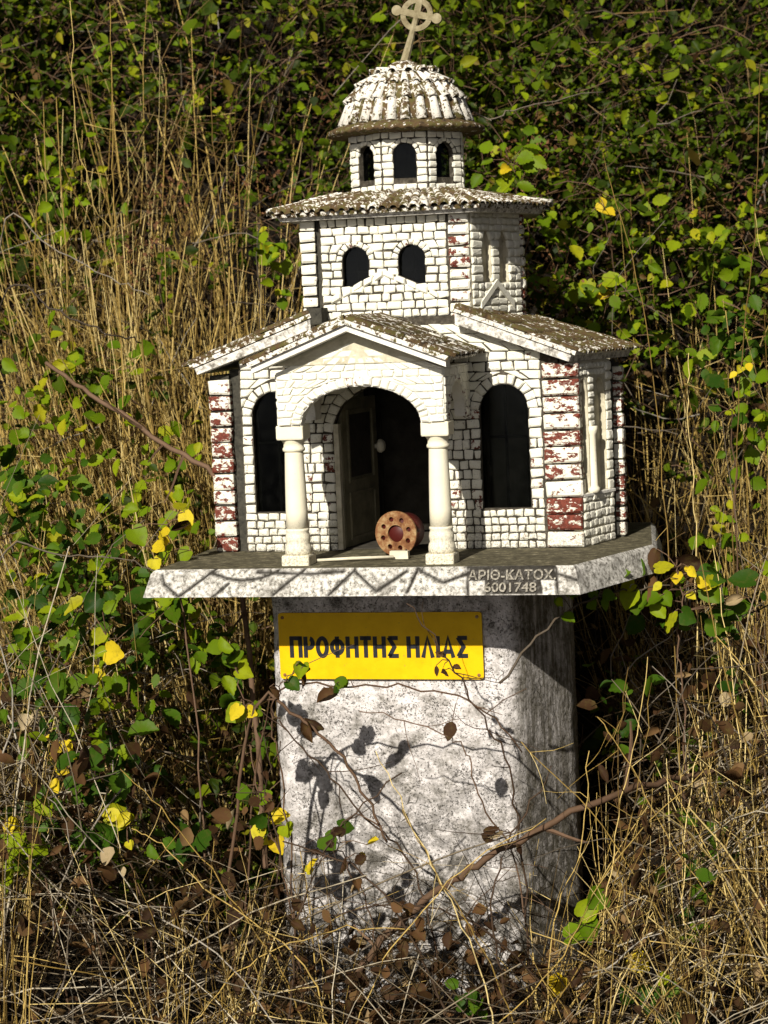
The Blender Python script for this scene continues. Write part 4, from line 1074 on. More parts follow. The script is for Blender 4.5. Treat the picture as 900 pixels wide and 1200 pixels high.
def low_patches():  # leaves of a deeper green, low in the undergrowth
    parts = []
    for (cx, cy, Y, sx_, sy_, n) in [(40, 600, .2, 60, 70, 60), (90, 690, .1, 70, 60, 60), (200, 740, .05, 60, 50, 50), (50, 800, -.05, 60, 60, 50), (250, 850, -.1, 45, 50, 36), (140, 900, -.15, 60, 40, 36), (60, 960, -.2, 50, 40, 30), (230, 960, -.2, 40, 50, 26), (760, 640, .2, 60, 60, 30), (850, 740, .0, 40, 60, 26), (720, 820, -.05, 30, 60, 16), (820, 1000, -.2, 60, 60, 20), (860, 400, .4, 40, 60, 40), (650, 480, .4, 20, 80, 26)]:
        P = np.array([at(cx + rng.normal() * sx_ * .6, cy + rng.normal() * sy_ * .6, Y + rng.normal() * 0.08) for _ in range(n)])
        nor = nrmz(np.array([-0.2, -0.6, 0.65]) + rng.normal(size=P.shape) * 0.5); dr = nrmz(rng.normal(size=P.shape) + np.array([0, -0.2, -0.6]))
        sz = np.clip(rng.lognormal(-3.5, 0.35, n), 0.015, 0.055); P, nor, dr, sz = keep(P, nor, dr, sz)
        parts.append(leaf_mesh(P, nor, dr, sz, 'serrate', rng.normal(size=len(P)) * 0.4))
    stuff('deep_leaves', parts, 'leaf_deep', 'deep green bramble leaves in the lower undergrowth', 'leaves')
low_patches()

# --- dead brown leaves and thatch
def dead():
    parts = []
    P = np.concatenate([bank_points(9000, o0=0.0, o1=0.30, z0=-0.2),
                        np.stack([rng.uniform(-1.1, 1.1, 7000), rng.uniform(-0.45, 0.5, 7000), np.zeros(7000)], -1)])
    P[9000:, 2] = terrain(P[9000:, 0], P[9000:, 1]) + rng.random(7000) ** 1.5 * np.where(np.abs(P[9000:, 0] - 0.03) > 0.3, 0.55, 0.17)
    px, py = px_of(P)
    d = 0.30 + 0.35 * vnoise(P[:, 0], P[:, 2], 6, 11) + 0.55 * np.exp(-((px - 200) / 170) ** 2 - ((py - 900) / 160) ** 2)
    P, = keep(P[rng.random(len(P)) < d]); n = len(P)
    nor = nrmz(np.array([-0.1, -0.5, 0.5]) + rng.normal(size=P.shape) * 0.8); dr = nrmz(rng.normal(size=P.shape) + np.array([0, 0, -0.8]))
    parts.append(leaf_mesh(P, nor, dr, rng.uniform(0.012, 0.04, n), 'ovate', rng.normal(size=n) * 0.7))
    stuff('dead_leaves', parts, 'leaf_dead', 'curled brown dead leaves caught in the thicket', 'leaves')
    # thatch: short dull stems filling the thicket
    P = np.concatenate([bank_points(17000, o0=0.0, o1=0.28, z0=-0.2),
                        np.stack([rng.uniform(-1.2, 1.2, 6000), rng.uniform(-0.5, 0.5, 6000), np.zeros(6000)], -1)])
    k = slice(17000, None); P[k, 2] = terrain(P[k, 0], P[k, 1]) + rng.random(6000) ** 1.6 * np.where(np.abs(P[k, 0] - 0.03) > 0.3, 0.5, 0.20)
    P, = keep(P); n = len(P)
    d = nrmz(np.array([0, -0.15, 0.55]) + rng.normal(size=P.shape) * np.array([.8, .5, .7]))
    C = grow(P, d, rng.uniform(0.05, 0.2, n), 4, 0.25, 0.08)
    bad = inside_shrine(C.reshape(-1, 3)).reshape(n, 4).any(1) | clear_view(C[:, -1]); C = C[~bad]; n = len(C)
    stuff('thatch', [tubes(C, np.linspace(1, 0.45, 4)[None] * rng.uniform(0.0006, 0.0015, n)[:, None], 3)], 'straw_dull', 'matted dull brown stems filling the thicket', 'dry grass')
dead()

# --- tall straw
def straw_field():
    parts = []; heads = []
    zones = [(-0.40, 0.62, 0.15, 0.10, 460, 0.5, 1.15, 1.15), (-0.42, 0.86, 0.20, 0.10, 320, 0.5, 1.05, 1.2), (-0.75, 0.80, 0.14, 0.10, 180, 0.5, 0.95, 1.2), (0.52, -0.22, 0.14, 0.08, 40, 0.45, 0.85, 1.15), (0.78, -0.12, 0.14, 0.10, 44, 0.5, 0.95, 1.15), (0.75, 0.75, 0.18, 0.1, 90, 0.5, 1.0, 1.1), (-0.62, 0.62, 0.12, 0.12, 200, 0.4, 0.95, 1.1), (-0.27, 0.62, 0.06, 0.08, 130, 0.5, 1.1, 1.15), (0.74, 0.6, 0.15, 0.12, 120, 0.45, 1.05, 1.0), (-0.62, 0.55, 0.36, 0.22, 520, 0.35, 1.05, 1.0), (-0.36, 0.50, 0.14, 0.15, 330, 0.4, 1.15, 1.0), (-0.85, 0.45, 0.3, 0.3, 160, 0.3, 0.9, .8), (0.62, 0.15, 0.22, 0.18, 110, 0.3, 0.75, .9), (0.80, 0.45, 0.25, 0.25, 200, 0.35, 0.95, .9),
             (0.55, -0.15, 0.25, 0.12, 80, 0.2, 0.55, .9), (-0.6, -0.1, 0.25, 0.2, 70, 0.2, 0.5, .7), (0.1, -0.38, 0.40, 0.07, 80, 0.15, 0.5, .8), (0.35, -0.30, 0.15, 0.08, 90, 0.2, 0.5, .8), (0.75, 0.9, 0.3, 0.2, 110, 0.3, 0.8, .8), (-0.95, 0.1, 0.15, 0.2, 70, 0.3, 0.8, .8), (0.95, 0.1, 0.2, 0.2, 150, 0.3, 0.8, .8),
             (-0.3, 0.75, 0.5, 0.2, 200, 0.25, 0.7, .8), (-1.5, 0.4, .4, .3, 200, .3, .9, .8), (1.5, .4, .4, .3, 200, .3, .9, .8)]
    for (cx, cy, sx_, sy_, n, l0, l1, th) in zones:
        kt = max(4, n // 22); tc = np.stack([cx + rng.normal(size=kt) * sx_, cy + rng.normal(size=kt) * sy_], -1); tl = rng.normal(size=(kt, 2)) * np.array([0.16, 0.08])
        ti = rng.integers(0, kt, n); of = rng.normal(size=(n, 2)) * 0.022
        x = tc[ti, 0] + of[:, 0]; y = tc[ti, 1] + of[:, 1]
        P = np.stack([x, y, terrain(x, y)], -1)
        d = nrmz(np.array([0.0, -0.12, 1.0]) + np.concatenate([tl[ti] + of * 4.5, np.zeros((n, 1))], 1) + rng.normal(size=(n, 3)) * np.array([0.13, 0.09, 0.05]))
        m = 7; C = grow(P, d, rng.uniform(l0, l1, n) * rng.uniform(.7, 1.0, n), m, 0.05, rng.uniform(-0.01, 0.05, n) + 0.12 * (rng.random(n) < 0.15))
        bad = inside_shrine(C.reshape(-1, 3), 0.012).reshape(n, m).any(1) | clear_view(C.reshape(-1, 3)).reshape(n, m).any(1)
        C = C[~bad]; n = len(C)
        parts.append(tubes(C, np.linspace(1, 0.4, m)[None] * np.clip(rng.lognormal(-6.68, 0.38, n), 0.0006, 0.0030)[:, None] * th, 4))
        # broken side shoots
        k = rng.integers(2, 6, n); s0 = C[np.arange(n), k]; dd = nrmz(C[np.arange(n), k] - C[np.arange(n), k - 1] + rng.normal(size=(n, 3)) * 0.35)
        c2 = grow(s0, dd, rng.uniform(0.04, 0.22, n), 4, 0.08)
        ok = ~(inside_shrine(c2.reshape(-1, 3)).reshape(n, 4).any(1) | clear_view(c2.reshape(-1, 3)).reshape(n, 4).any(1)); c2 = c2[ok]
        parts.append(tubes(c2, np.linspace(0.0009, 0.0004, 4)[None].repeat(len(c2), 0), 3))
    stuff('dry_grass', parts, 'straw', 'tall straw coloured dry grass standing in tufts round the shrine', 'dry grass')
straw_field()

# --- grey twigs tangled through everything
def twigs():
    n1 = 900; n2 = 600
    P = np.concatenate([bank_points(n1, o0=0.1, o1=0.42, z0=-0.2, z1=2.6), np.stack([rng.uniform(-1.2, 1.2, n2), rng.uniform(-0.35, 0.45, n2), rng.uniform(0.0, 0.6, n2)], -1)])
    P[n1:, 2] += terrain(P[n1:, 0], P[n1:, 1])
    low = np.abs(P[n1:, 0]) < 0.32; P[n1:, 2] = np.where(low, P[n1:, 2] * 0.3, P[n1:, 2])
    n = len(P); d = nrmz(rng.normal(size=(n, 3)) * np.array([1, .35, .75]) + np.array([0, -0.1, 0.2])); m = 7
    C = grow(P, d, rng.uniform(0.10, 0.5, n), m, 0.16, 0.03)
    bad = inside_shrine(C.reshape(-1, 3)).reshape(n, m).any(1) | clear_view(C.reshape(-1, 3)).reshape(n, m).any(1); C = C[~bad]; n = len(C)
    stuff('twig_tangle', [tubes(C, np.linspace(1, 0.5, m)[None] * rng.uniform(0.0008, 0.0022, n)[:, None], 4)], 'twig', 'tangle of thin bare grey twigs in the thicket', 'twigs')
    n = 3200; P = bank_points(n, -1.4, 1.4, -0.2, 2.9, 0.18, 0.44); m = 6
    d = nrmz(rng.normal(size=(n, 3)) * np.array([0.7, .3, .6]) + np.array([0, -0.15, 0.45])); C = grow(P, d, rng.uniform(0.06, 0.32, n), m, 0.16, 0.05)
    bad = inside_shrine(C.reshape(-1, 3)).reshape(n, m).any(1) | clear_view(C.reshape(-1, 3)).reshape(n, m).any(1); C = C[~bad]; n = len(C)
    stuff('brown_stems', [tubes(C, np.linspace(1, 0.45, m)[None] * np.clip(rng.lognormal(-6.95, 0.35, n), 0.0005, 0.0020)[:, None], 3)], 'brown', 'fine brown dead stems threaded through the brambles', 'stems')
    n = 560; x = np.where(rng.random(n) < 0.5, rng.uniform(-1.15, -0.26, n), rng.uniform(0.30, 1.15, n)); y = rng.uniform(-0.32, 0.40, n)
    P = np.stack([x, y, terrain(x, y) + rng.random(n) * 0.35], -1); m = 9
    d = nrmz(np.array([0, -0.12, 0.75]) + rng.normal(size=(n, 3)) * np.array([0.75, 0.25, 0.35]))
    C = grow(P, d, rng.uniform(0.2, 0.75, n), m, 0.09, rng.uniform(0.0, 0.16, n))
    bad = inside_shrine(C.reshape(-1, 3)).reshape(n, m).any(1) | clear_view(C.reshape(-1, 3)).reshape(n, m).any(1); C = C[~bad]; n = len(C)
    stuff('pale_stems', [tubes(C, np.linspace(1, 0.45, m)[None] * np.clip(rng.lognormal(-6.8, 0.35, n), 0.0006, 0.0024)[:, None], 4)], 'pale', 'pale bleached stems arching through the undergrowth beside the pedestal', 'stems')
    n = 150; x = rng.uniform(-0.55, 0.75, n); y = rng.uniform(-0.55, -0.34, n); m = 8
    P = np.stack([x, y, terrain(x, y)], -1); d = nrmz(np.array([0, 0.0, 0.45]) + rng.normal(size=(n, 3)) * np.array([0.75, 0.2, 0.25]))
    C = grow(P, d, rng.uniform(0.15, 0.55, n), m, 0.07, rng.uniform(0.0, 0.12, n)); C = C[~clear_view(C.reshape(-1, 3), 0.36).reshape(n, m).any(1)]; n = len(C)
    stuff('fallen_straw', [tubes(C, np.linspace(1, 0.5, m)[None] * np.clip(rng.lognormal(-6.9, 0.35, n), 0.0005, 0.0020)[:, None], 4)], 'pale', 'fallen bleached straw crossing before the pedestal foot', 'straw')
    # rusty seed heads
    parts = []
    for (cx, cy, Y) in [(620, 180, .8), (445, 260, 1.1), (170, 300, .7), (640, 330, .6), (800, 270, .9), (560, 60, 1.4), (310, 220, .9), (690, 60, 1.4), (100, 830, .1), (660, 200, 1.0), (380, 130, 1.2), (230, 100, 1.1), (870, 240, .9), (200, 230, .8)]:
        n = 120; P = np.array([at(cx, cy, Y)]) + rng.normal(size=(n, 3)) * np.array([0.035, 0.03, 0.04]); P, = keep(P); n = len(P)
        parts.append(leaf_mesh(P, rng.normal(size=(n, 3)), rng.normal(size=(n, 3)), rng.uniform(0.005, 0.012, n), 'ovate', rng.normal(size=n) * .8))
    stuff('seed_heads', parts, 'seed', 'rusty brown seed heads dotted over the brambles', 'seed heads')
twigs()

# ------------------------------------------------------------------ single plants one can point at
def spline(pts, per=6):
    pts = [np.array(p, float) for p in pts]; pts = [2 * pts[0] - pts[1]] + pts + [2 * pts[-1] - pts[-2]]; out = []
    for i in range(1, len(pts) - 2):
        for k in range(per):
            t = k / per; a, b, c, d = pts[i - 1:i + 3]
            out.append(0.5 * ((2 * b) + (-a + c) * t + (2 * a - 5 * b + 4 * c - d) * t * t + (-a + 3 * b - 3 * c + d) * t ** 3))
    out.append(pts[-2]); return out
def cane(name, pix, r0, r1, mat, label, cat, thorns=0, leaves=(), side=0, wob=0.0025, root=True, group=None):
    """pix: (px, py, Y) along the stem; leaves: (px, py, Y, size, kind, material)"""
    P = [at(*p) for p in pix]
    if root:                                   # the stem goes on down into the ground
        g = P[0].copy(); tz = float(terrain(g[0], g[1]))
        if g[2] > tz + 0.03:
            g2 = g + (P[0] - P[1]) / np.linalg.norm(P[0] - P[1]) * 0.06; g2[2] = (g[2] + tz) / 2; g3 = g2.copy(); g3[2] = tz - 0.01; g3[1] += 0.03; P = [g3, g2] + P
    S = spline(P, 6); S = [s + rng.normal(size=3) * wob * (0.3 if i == 0 else 1) for i, s in enumerate(S)]
    o = empty(name, tuple(S[0]), label=label, cat=cat, group=group); base = np.array(S[0])
    m = MB(); n = len(S); m.tube([s - base for s in S], [r0 + (r1 - r0) * i / (n - 1) for i in range(n)], 6); m.build('stem', mat, o, smooth=True)
    def sub(nm, mm, mt):
        if mm.v: mm.build(nm, mt, o, **({'kind': 'stuff'} if nm == 'thorns' else {}))
    th = MB()
    for _ in range(thorns):
        i = random.randrange(1, n - 1); d = nrmz(rng.normal(size=3)); r = r0 + (r1 - r0) * i / (n - 1); s = S[i] + (S[i + 1] - S[i]) * random.random() - base
        th.tube([s, s + d * (r + 0.005)], [0.0011, 0.0002], 4)
    sub('thorns', th, mat)
    for _ in range(side):
        i = random.randrange(n // 4, n - 1); d = nrmz(S[i + 1] - S[i] + rng.normal(size=3) * 0.7); ln = random.uniform(0.04, 0.13)
        q = grow(S[i][None], d[None], np.array([ln]), 5, 0.14)[0] - base
        t = MB(); t.tube(q, [r1 * 0.8, r1 * .7, r1 * .6, r1 * .5, r1 * .35], 4); sub('side_twig', t, mat)
    for (lx, ly, Y, sz, kind, mt) in leaves:
        p = at(lx, ly, Y); i = int(np.argmin([np.linalg.norm(s - p) for s in S])); a = S[i] - base; b = p - base
        if np.linalg.norm(b - a) > 0.004:
            t = MB(); mid = (a + b) / 2 + np.array([0, -.004, .006]); t.tube([a, mid, b], [0.0009, 0.0008, 0.0006], 4); sub('leaf_stalk', t, mat)
        nor = nrmz(np.array([-0.3, -0.8, 0.45]) + rng.normal(size=3) * 0.35); dr = nrmz(np.array([rng.normal() * 0.8, -0.2, rng.normal() * .5 - 0.4]))
        v, f = leaf_mesh(b[None], nor[None], dr[None], np.array([sz]), kind, np.array([rng.normal() * (0.8 if mt == 'leaf_dead' else 0.25)]))
        obj('leaf', fast_mesh('leaf', v, f), mt, o)
    return o
G, B_, Y_, D_ = 'leaf_deep', 'leaf_bright', 'leaf_yellow', 'leaf_dead'
def cl(cx, cy, Y, n, spread, sz, kind, mats):
    return [(cx + rng.normal() * spread, cy + rng.normal() * spread, Y + rng.normal() * .012, sz * random.uniform(.75, 1.2), kind, random.choice(mats)) for _ in range(n)]
YF = -0.28       # a hand's breadth before the pedestal
cane('bramble_cane', [(545, 172, .45), (580, 140, .46), (630, 120, .5), (705, 108, .62)], .0022, .0012, 'twig', 'thorny grey cane arching out from behind the dome', 'cane', 40)
cane('bramble_cane', [(0, 358, .25), (70, 368, .2), (130, 392, .2), (165, 402, .25)], .0026, .0014, 'twig', 'thorny grey cane reaching towards the straw left of the arm roof', 'cane', 40)
cane('bramble_cane', [(0, 278, .4), (60, 290, .38), (120, 322, .35), (175, 345, .3)], .0022, .001, 'twig', 'slim curved grey cane before the tall straw tuft', 'cane', 20)
cane('old_branch', [(262, 585, .1), (190, 520, .15), (120, 470, .22), (55, 428, .30)], .006, .004, 'cane', 'thick weathered brown branch sloping down to the left corner column', 'branch', 0, side=4)
cane('bramble_cane', [(0, 655, .05), (70, 650, 0), (140, 655, -.02), (190, 672, .0)], .0022, .0012, 'twig', 'pale thorny cane running level to the slab end', 'cane', 20)
cane('old_branch', [(440, 1110, YF), (500, 1055, YF), (550, 1020, YF - .02), (610, 985, YF - .02), (700, 938, YF - .02), (800, 910, -.15), (900, 905, 0)], .0075, .005, 'cane', 'thick dark brown branch leaning across the pedestal foot', 'branch', 10, side=5)
cane('bramble_cane', [(300, 828, YF), (350, 842, YF - .02), (395, 880, YF - .04), (430, 935, YF - .05), (455, 985, YF - .05)], .0032, .0022, 'cane', 'reddish brown cane drooping over the pale pedestal face', 'cane', 16, side=2,
     leaves=cl(352, 842, YF - .02, 2, 6, .034, 'lobed', [D_]))
cane('bramble_cane', [(320, 820, YF), (400, 806, YF - .03), (480, 806, YF - .05), (560, 828, YF - .06), (612, 880, YF - .05)], .002, .0013, 'cane', 'thin cane bowed over the pedestal below the sign', 'cane', 12, side=3,
     leaves=[(395, 815, YF - .04, .034, 'lobed', D_), (530, 845, YF - .06, .034, 'ovate', D_), (402, 792, YF - .04, .026, 'serrate', B_), (395, 800, YF - .05, .024, 'serrate', G), (408, 797, YF - .03, .02, 'serrate', B_)])
cane('dry_bush_stem', [(610, 985, YF), (595, 900, YF - .04), (560, 830, YF - .06), (520, 765, YF - .08), (475, 705, YF - .09)], .0024, .0011, 'cane_dark', 'dark brittle stem rising before the yellow name plate', 'stem', 0, side=12,
     leaves=cl(520, 775, YF - .08, 6, 9, .016, 'ovate', [D_]))
cane('dry_bush_stem', [(480, 1010, YF), (430, 960, YF - .02), (380, 905, YF - .03), (330, 850, YF - .03), (318, 830, YF - .02)], .0022, .0012, 'cane_dark', 'dark bare stem slanting over the pedestal left edge', 'stem', 0, side=5)
cane('dry_bush_stem', [(600, 1000, YF), (560, 930, YF - .05), (545, 880, YF - .06), (500, 850, YF - .07), (420, 832, YF - .07)], .0018, .0009, 'cane', 'fine bent twig crossing the middle of the pedestal', 'stem', 0, side=6)
cane('leafy_sprig', [(330, 905, YF), (318, 850, YF), (327, 805, YF - .02), (350, 778, YF - .03)], .002, .001, 'cane', 'green leafed sprig beside the left end of the name plate', 'plant', 0, side=2,
     leaves=cl(354, 778, YF - .03, 2, 5, .026, 'lobed', [G, B_]) + cl(332, 802, YF - .02, 3, 10, .025, 'lobed', [G, D_]) + cl(318, 858, YF + .03, 3, 12, .028, 'lobed', [G, B_, D_]))
cane('leafy_sprig', [(330, 1010, YF), (310, 960, YF), (300, 920, YF), (285, 830, YF + .02), (275, 775, YF + .03)], .002, .001, 'cane', 'vine with pale green and yellow leaves along the pedestal edge', 'plant', 0, side=1,
     leaves=cl(270, 765, YF + .03, 6, 18, .032, 'lobed', [B_, B_, G]) + cl(285, 835, YF + .02, 4, 12, .03, 'lobed', [B_, Y_]) + cl(300, 960, YF, 9, 20, .03, 'lobed', [B_, G, Y_, B_]))
cane('leafy_sprig', [(430, 1060, YF), (410, 1020, YF - .03), (395, 985, YF - .05)], .0016, .001, 'cane', 'small sprig with two green leaves and yellow ones below', 'plant', 0,
     leaves=[(380, 980, YF - .05, .036, 'lobed', G), (396, 968, YF - .05, .03, 'lobed', G), (372, 1006, YF - .05, .03, 'ovate', Y_), (368, 1018, YF - .05, .026, 'ovate', Y_), (430, 990, YF - .05, .028, 'ovate', Y_), (428, 1000, YF - .05, .026, 'ovate', Y_)])
cane('bramble_cane', [(585, 800, YF + .0), (640, 735, -.26), (700, 700, -.2), (760, 690, -.14), (830, 690, -.1)], .0024, .0012, 'twig', 'bramble cane with green leaflets passing under the slab corner', 'cane', 14, root=False,
     leaves=cl(665, 705, -.24, 5, 9, .024, 'serrate', [B_, G, B_]) + cl(700, 690, -.2, 5, 10, .026, 'serrate', [B_, B_, G]) + cl(745, 690, -.15, 5, 12, .032, 'lobed', [B_, G]))
cane('leafy_sprig', [(800, 830, -.12), (795, 760, -.13), (800, 700, -.14), (790, 665, -.14)], .002, .0012, 'cane', 'sprig of bright yellow leaves beside the slab corner', 'plant', 0,
     leaves=cl(808, 680, -.14, 9, 13, .024, 'ovate', [Y_]) + cl(780, 668, -.12, 6, 14, .04, 'lobed', [D_]) + cl(835, 665, -.13, 3, 10, .034, 'lobed', [B_, G]) + cl(795, 725, -.14, 3, 8, .038, 'lobed', [G, B_]) + cl(770, 700, -.14, 3, 9, .034, 'lobed', [B_]) + cl(835, 710, -.1, 3, 10, .034, 'lobed', [G]))
cane('leafy_sprig', [(890, 780, -.1), (885, 730, -.12), (885, 695, -.12)], .002, .0012, 'cane', 'large round bright green leaf on a stem past the yellow sprig', 'plant', 0,
     leaves=[(885, 680, -.12, .05, 'lobed', G), (895, 668, -.12, .04, 'lobed', B_), (870, 700, -.11, .03, 'lobed', D_)])
cane('leafy_sprig', [(215, 720, .0), (200, 680, -.03), (192, 650, -.04), (200, 610, -.02)], .002, .001, 'cane', 'yellow vine leaves hanging by the slab left end', 'plant', 0,
     leaves=[(188, 632, -.05, .042, 'lobed', Y_), (196, 628, -.05, .038, 'lobed', Y_), (216, 600, -.03, .036, 'lobed', Y_), (222, 612, -.03, .032, 'lobed', D_), (222, 645, -.03, .03, 'lobed', B_), (180, 655, -.04, .026, 'lobed', Y_), (155, 620, -.02, .04, 'lobed', B_), (148, 640, -.02, .034, 'lobed', G)])
cane('leafy_sprig', [(150, 800, -.05), (140, 770, -.06), (125, 745, -.07)], .002, .001, 'cane', 'lime green vine leaves under the slab left end', 'plant', 0,
     leaves=cl(130, 755, -.07, 5, 14, .038, 'lobed', [B_, B_, Y_]) + cl(110, 715, -.05, 4, 14, .038, 'lobed', [B_, G]) + cl(195, 715, -.02, 2, 8, .034, 'lobed', [B_]))
cane('leafy_sprig', [(60, 1060, -.2), (45, 1010, -.22), (35, 975, -.23), (60, 930, -.22)], .0024, .0012, 'cane', 'cluster of broad green leaves low beside dead bracken', 'plant', 0,
     leaves=cl(35, 985, -.23, 8, 18, .046, 'lobed', [B_, G, B_]) + cl(105, 985, -.2, 5, 16, .044, 'lobed', [G, B_]) + [(50, 935, -.22, .04, 'lobed', B_), (10, 963, -.22, .034, 'lobed', Y_), (45, 990, -.24, .03, 'lobed', Y_)])
cane('leafy_sprig', [(95, 950, -.15), (80, 900, -.16), (70, 870, -.16)], .0018, .001, 'cane', 'sprig of small yellow leaves above the broad green cluster', 'plant', 0,
     leaves=cl(75, 872, -.16, 7, 10, .022, 'ovate', [Y_]) + [(65, 898, -.16, .03, 'ovate', Y_), (64, 912, -.16, .03, 'ovate', Y_)] + cl(135, 930, -.14, 4, 16, .034, 'lobed', [G]))
cane('leafy_sprig', [(165, 1060, -.2), (155, 1000, -.22), (145, 955, -.22)], .0024, .0012, 'cane', 'bent stem tipped with a folded yellow leaf', 'plant', 0,
     leaves=[(142, 955, -.22, .034, 'ovate', Y_), (152, 952, -.22, .032, 'ovate', Y_), (150, 985, -.22, .022, 'ovate', Y_)])
cane('leafy_sprig', [(700, 1170, -.3), (695, 1120, -.3), (690, 1080, -.3), (705, 1050, -.29)], .002, .001, 'cane', 'drooping green leaves on a stem right of the pedestal foot', 'plant', 0,
     leaves=[(690, 1080, -.3, .046, 'lobed', B_), (680, 1075, -.3, .042, 'lobed', B_), (663, 1100, -.3, .044, 'lobed', B_), (708, 1045, -.29, .04, 'lobed', B_), (660, 1145, -.3, .04, 'lobed', Y_), (740, 1120, -.27, .04, 'lobed', Y_), (690, 1150, -.28, .034, 'lobed', D_), (800, 1085, -.2, .04, 'lobed', B_), (790, 1075, -.2, .03, 'lobed', G)])
cane('clover_plant', [(765, 1200, -.36), (762, 1180, -.36), (760, 1170, -.36)], .0014, .001, 'cane', 'low round leafed green plant at the bottom of the straw', 'plant', 0,
     leaves=cl(760, 1178, -.36, 9, 14, .026, 'lobed', [G, B_]))
cane('clover_plant', [(555, 1200, -.42), (553, 1180, -.42), (552, 1165, -.42)], .0014, .001, 'cane', 'small green plant before the middle of the pedestal foot', 'plant', 0,
     leaves=cl(552, 1170, -.42, 9, 12, .024, 'lobed', [G]))
cane('leafy_sprig', [(600, 260, .55), (605, 225, .52), (600, 195, .5)], .0018, .001, 'cane', 'bright lime leaves standing beside the drum', 'plant', 0,
     leaves=cl(600, 195, .5, 14, 14, .036, 'serrate', [B_, B_, Y_, B_]))
cane('leafy_sprig', [(860, 520, .2), (858, 470, .18), (868, 425, .16)], .0018, .001, 'cane', 'stem with a yellow hanging leaf in the right hand thicket', 'plant', 0,
     leaves=cl(873, 428, .16, 3, 6, .024, 'ovate', [Y_]) + cl(850, 470, .18, 5, 16, .03, 'serrate', [B_, G]))
cane('leafy_sprig', [(720, 320, .7), (712, 280, .68), (708, 245, .66)], .0018, .001, 'cane', 'stem with yellow leaves above the arm roof', 'plant', 0,
     leaves=cl(708, 242, .66, 3, 7, .028, 'serrate', [Y_]) + cl(695, 340, .6, 5, 12, .044, 'lobed', [B_, Y_]))
# bare stems crowding the pedestal's foot
for pts, lab in [([(340, 1190, -.40), (350, 1080, -.42), (390, 980, -.42), (470, 905, -.38)], 'dark stem bowing from the left of the pedestal foot'),
                 ([(520, 1180, -.45), (470, 1080, -.46), (420, 1020, -.45), (335, 985, -.40)], 'dark bare stem crossing low before the pedestal'),
                 ([(590, 1150, -.40), (575, 1060, -.42), (600, 980, -.40), (650, 900, -.36)], 'brown stem rising by the pedestal right edge'),
                 ([(640, 1160, -.40), (560, 1085, -.42), (470, 1060, -.42), (380, 1075, -.40)], 'arched brown stem low over the pedestal foot'),
                 ([(300, 1100, -.36), (330, 1010, -.38), (310, 930, -.36), (330, 870, -.34)], 'wavy dark stem along the pedestal left edge')]:
    cane('dry_bush_stem', pts, .0026, .0012, 'cane_dark', lab, 'stem', side=9, leaves=cl(pts[2][0], pts[2][1], pts[2][2], 4, 16, .024, 'serrate', [D_]) + cl(pts[1][0], pts[1][1], pts[1][2], 4, 20, .026, 'serrate', [D_]))
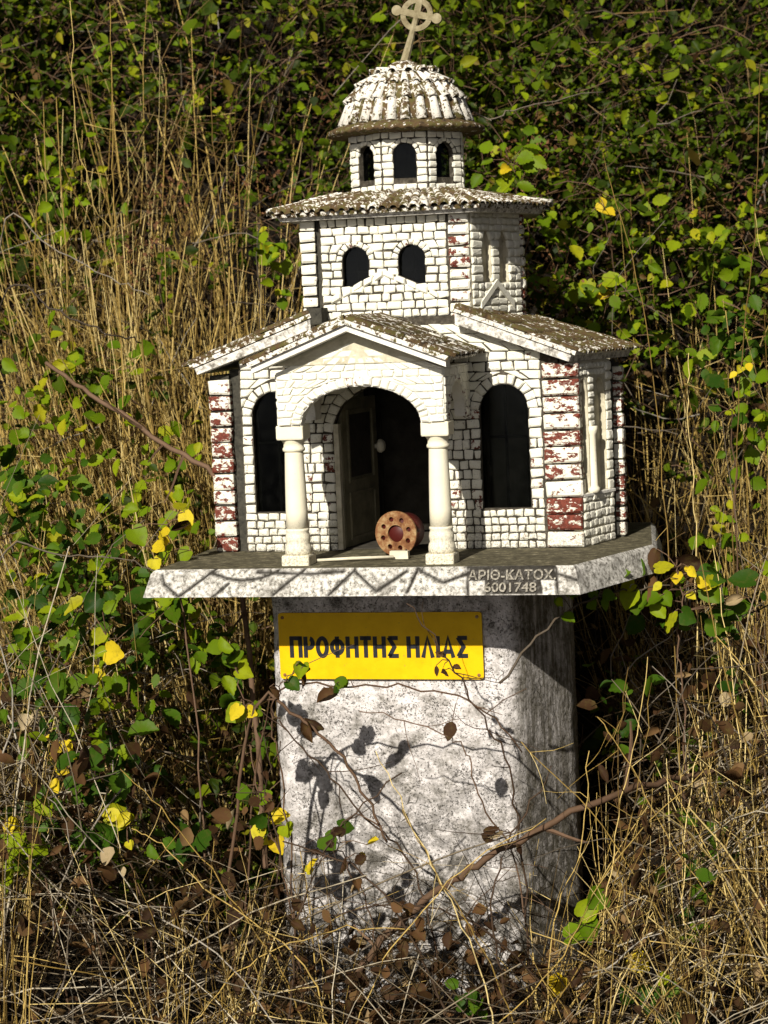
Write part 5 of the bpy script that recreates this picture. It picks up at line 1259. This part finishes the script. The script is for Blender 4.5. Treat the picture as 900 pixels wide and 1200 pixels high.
# tall single straws
st = [([(135, 310, .5), (110, 240, .45), (90, 150, .42), (82, 0, .4)], 'lone straw with a forked tip before dark leaves'),
      ([(140, 380, .4), (134, 260, .4), (132, 130, .4), (128, 5, .42)], 'tall straight straw in the left tuft'),
      ([(268, 400, .3), (258, 250, .3), (248, 130, .32), (252, 60, .33)], 'tall straw ending in a tiny yellow tuft'),
      ([(165, 400, .35), (110, 270, .36), (50, 150, .38), (0, 100, .4)], 'straw leaning away from the shrine over the brambles'),
      ([(815, 655, .0), (812, 560, -.02), (806, 470, -.02), (807, 415, -.02)], 'stiff pale straw beside the far quoins'),
      ([(790, 760, -.05), (770, 480, .1), (740, 300, .2), (705, 180, .3)], 'long straw leaning across the right hand thicket'),
      ([(860, 620, .1), (870, 420, .15), (885, 250, .2), (890, 80, .25)], 'upright straw with a thin bent top in the right thicket'),
      ([(840, 1190, -.3), (815, 1100, -.32), (800, 1060, -.33), (815, 900, -.3), (850, 760, -.22)], 'long kinked straw over the dark gap right of the pedestal'),
      ([(695, 1200, -.4), (705, 1100, -.4), (720, 980, -.36), (745, 860, -.3), (760, 770, -.26)], 'thick pale straw leaning to the yellow sprig'),
      ([(560, 1130, -.45), (520, 1040, -.46), (480, 960, -.45), (440, 880, -.42)], 'bleached straw slanting over the pedestal face'),
      ([(600, 1190, -.45), (560, 1100, -.46), (510, 1020, -.46), (470, 950, -.44)], 'second bleached straw slanting over the pedestal foot'),
      ([(330, 1140, -.4), (270, 1050, -.4), (200, 960, -.36), (140, 900, -.3)], 'long straw falling to the dead leaves left of the pedestal'),
      ([(345, 1120, -.42), (240, 1040, -.4), (190, 990, -.36), (155, 970, -.34)], 'straw bent low over dead leaves'),
      ([(640, 1190, -.42), (650, 1080, -.42), (680, 990, -.4), (690, 880, -.36)], 'straw standing before the pedestal right face'),
      ([(880, 1150, -.25), (872, 950, -.25), (860, 800, -.2), (835, 640, -.12)], 'tall straw past the round green leaf')]
st += [([(640, 1195, -.42), (700, 1090, -.42), (740, 960, -.38), (765, 800, -.3)], 'long bleached straw rising to the brown leaf clump'),
       ([(740, 1195, -.36), (735, 1060, -.36), (725, 900, -.34), (735, 780, -.3)], 'upright bleached straw against the black gap'),
       ([(800, 1195, -.34), (775, 1080, -.36), (690, 950, -.38), (610, 870, -.38)], 'straw leaning onto the pedestal right face'),
       ([(590, 1195, -.46), (660, 1120, -.45), (720, 1010, -.42), (850, 880, -.3)], 'straw slanting from the pedestal foot to the thicket'),
       ([(890, 1120, -.3), (800, 1010, -.34), (740, 900, -.34), (700, 840, -.32)], 'bent straw reaching back to the pedestal'),
       ([(420, 1195, -.48), (460, 1110, -.48), (540, 1020, -.46), (640, 960, -.42)], 'pale straw crossing the pedestal foot'),
       ([(230, 1195, -.42), (290, 1130, -.44), (390, 1090, -.45), (480, 1090, -.46)], 'straw lying low before the pedestal')]
for pts, lab in st: cane('dry_stalk', pts, .0015, .0007, 'straw', lab, 'straw', side=3, wob=.0018)
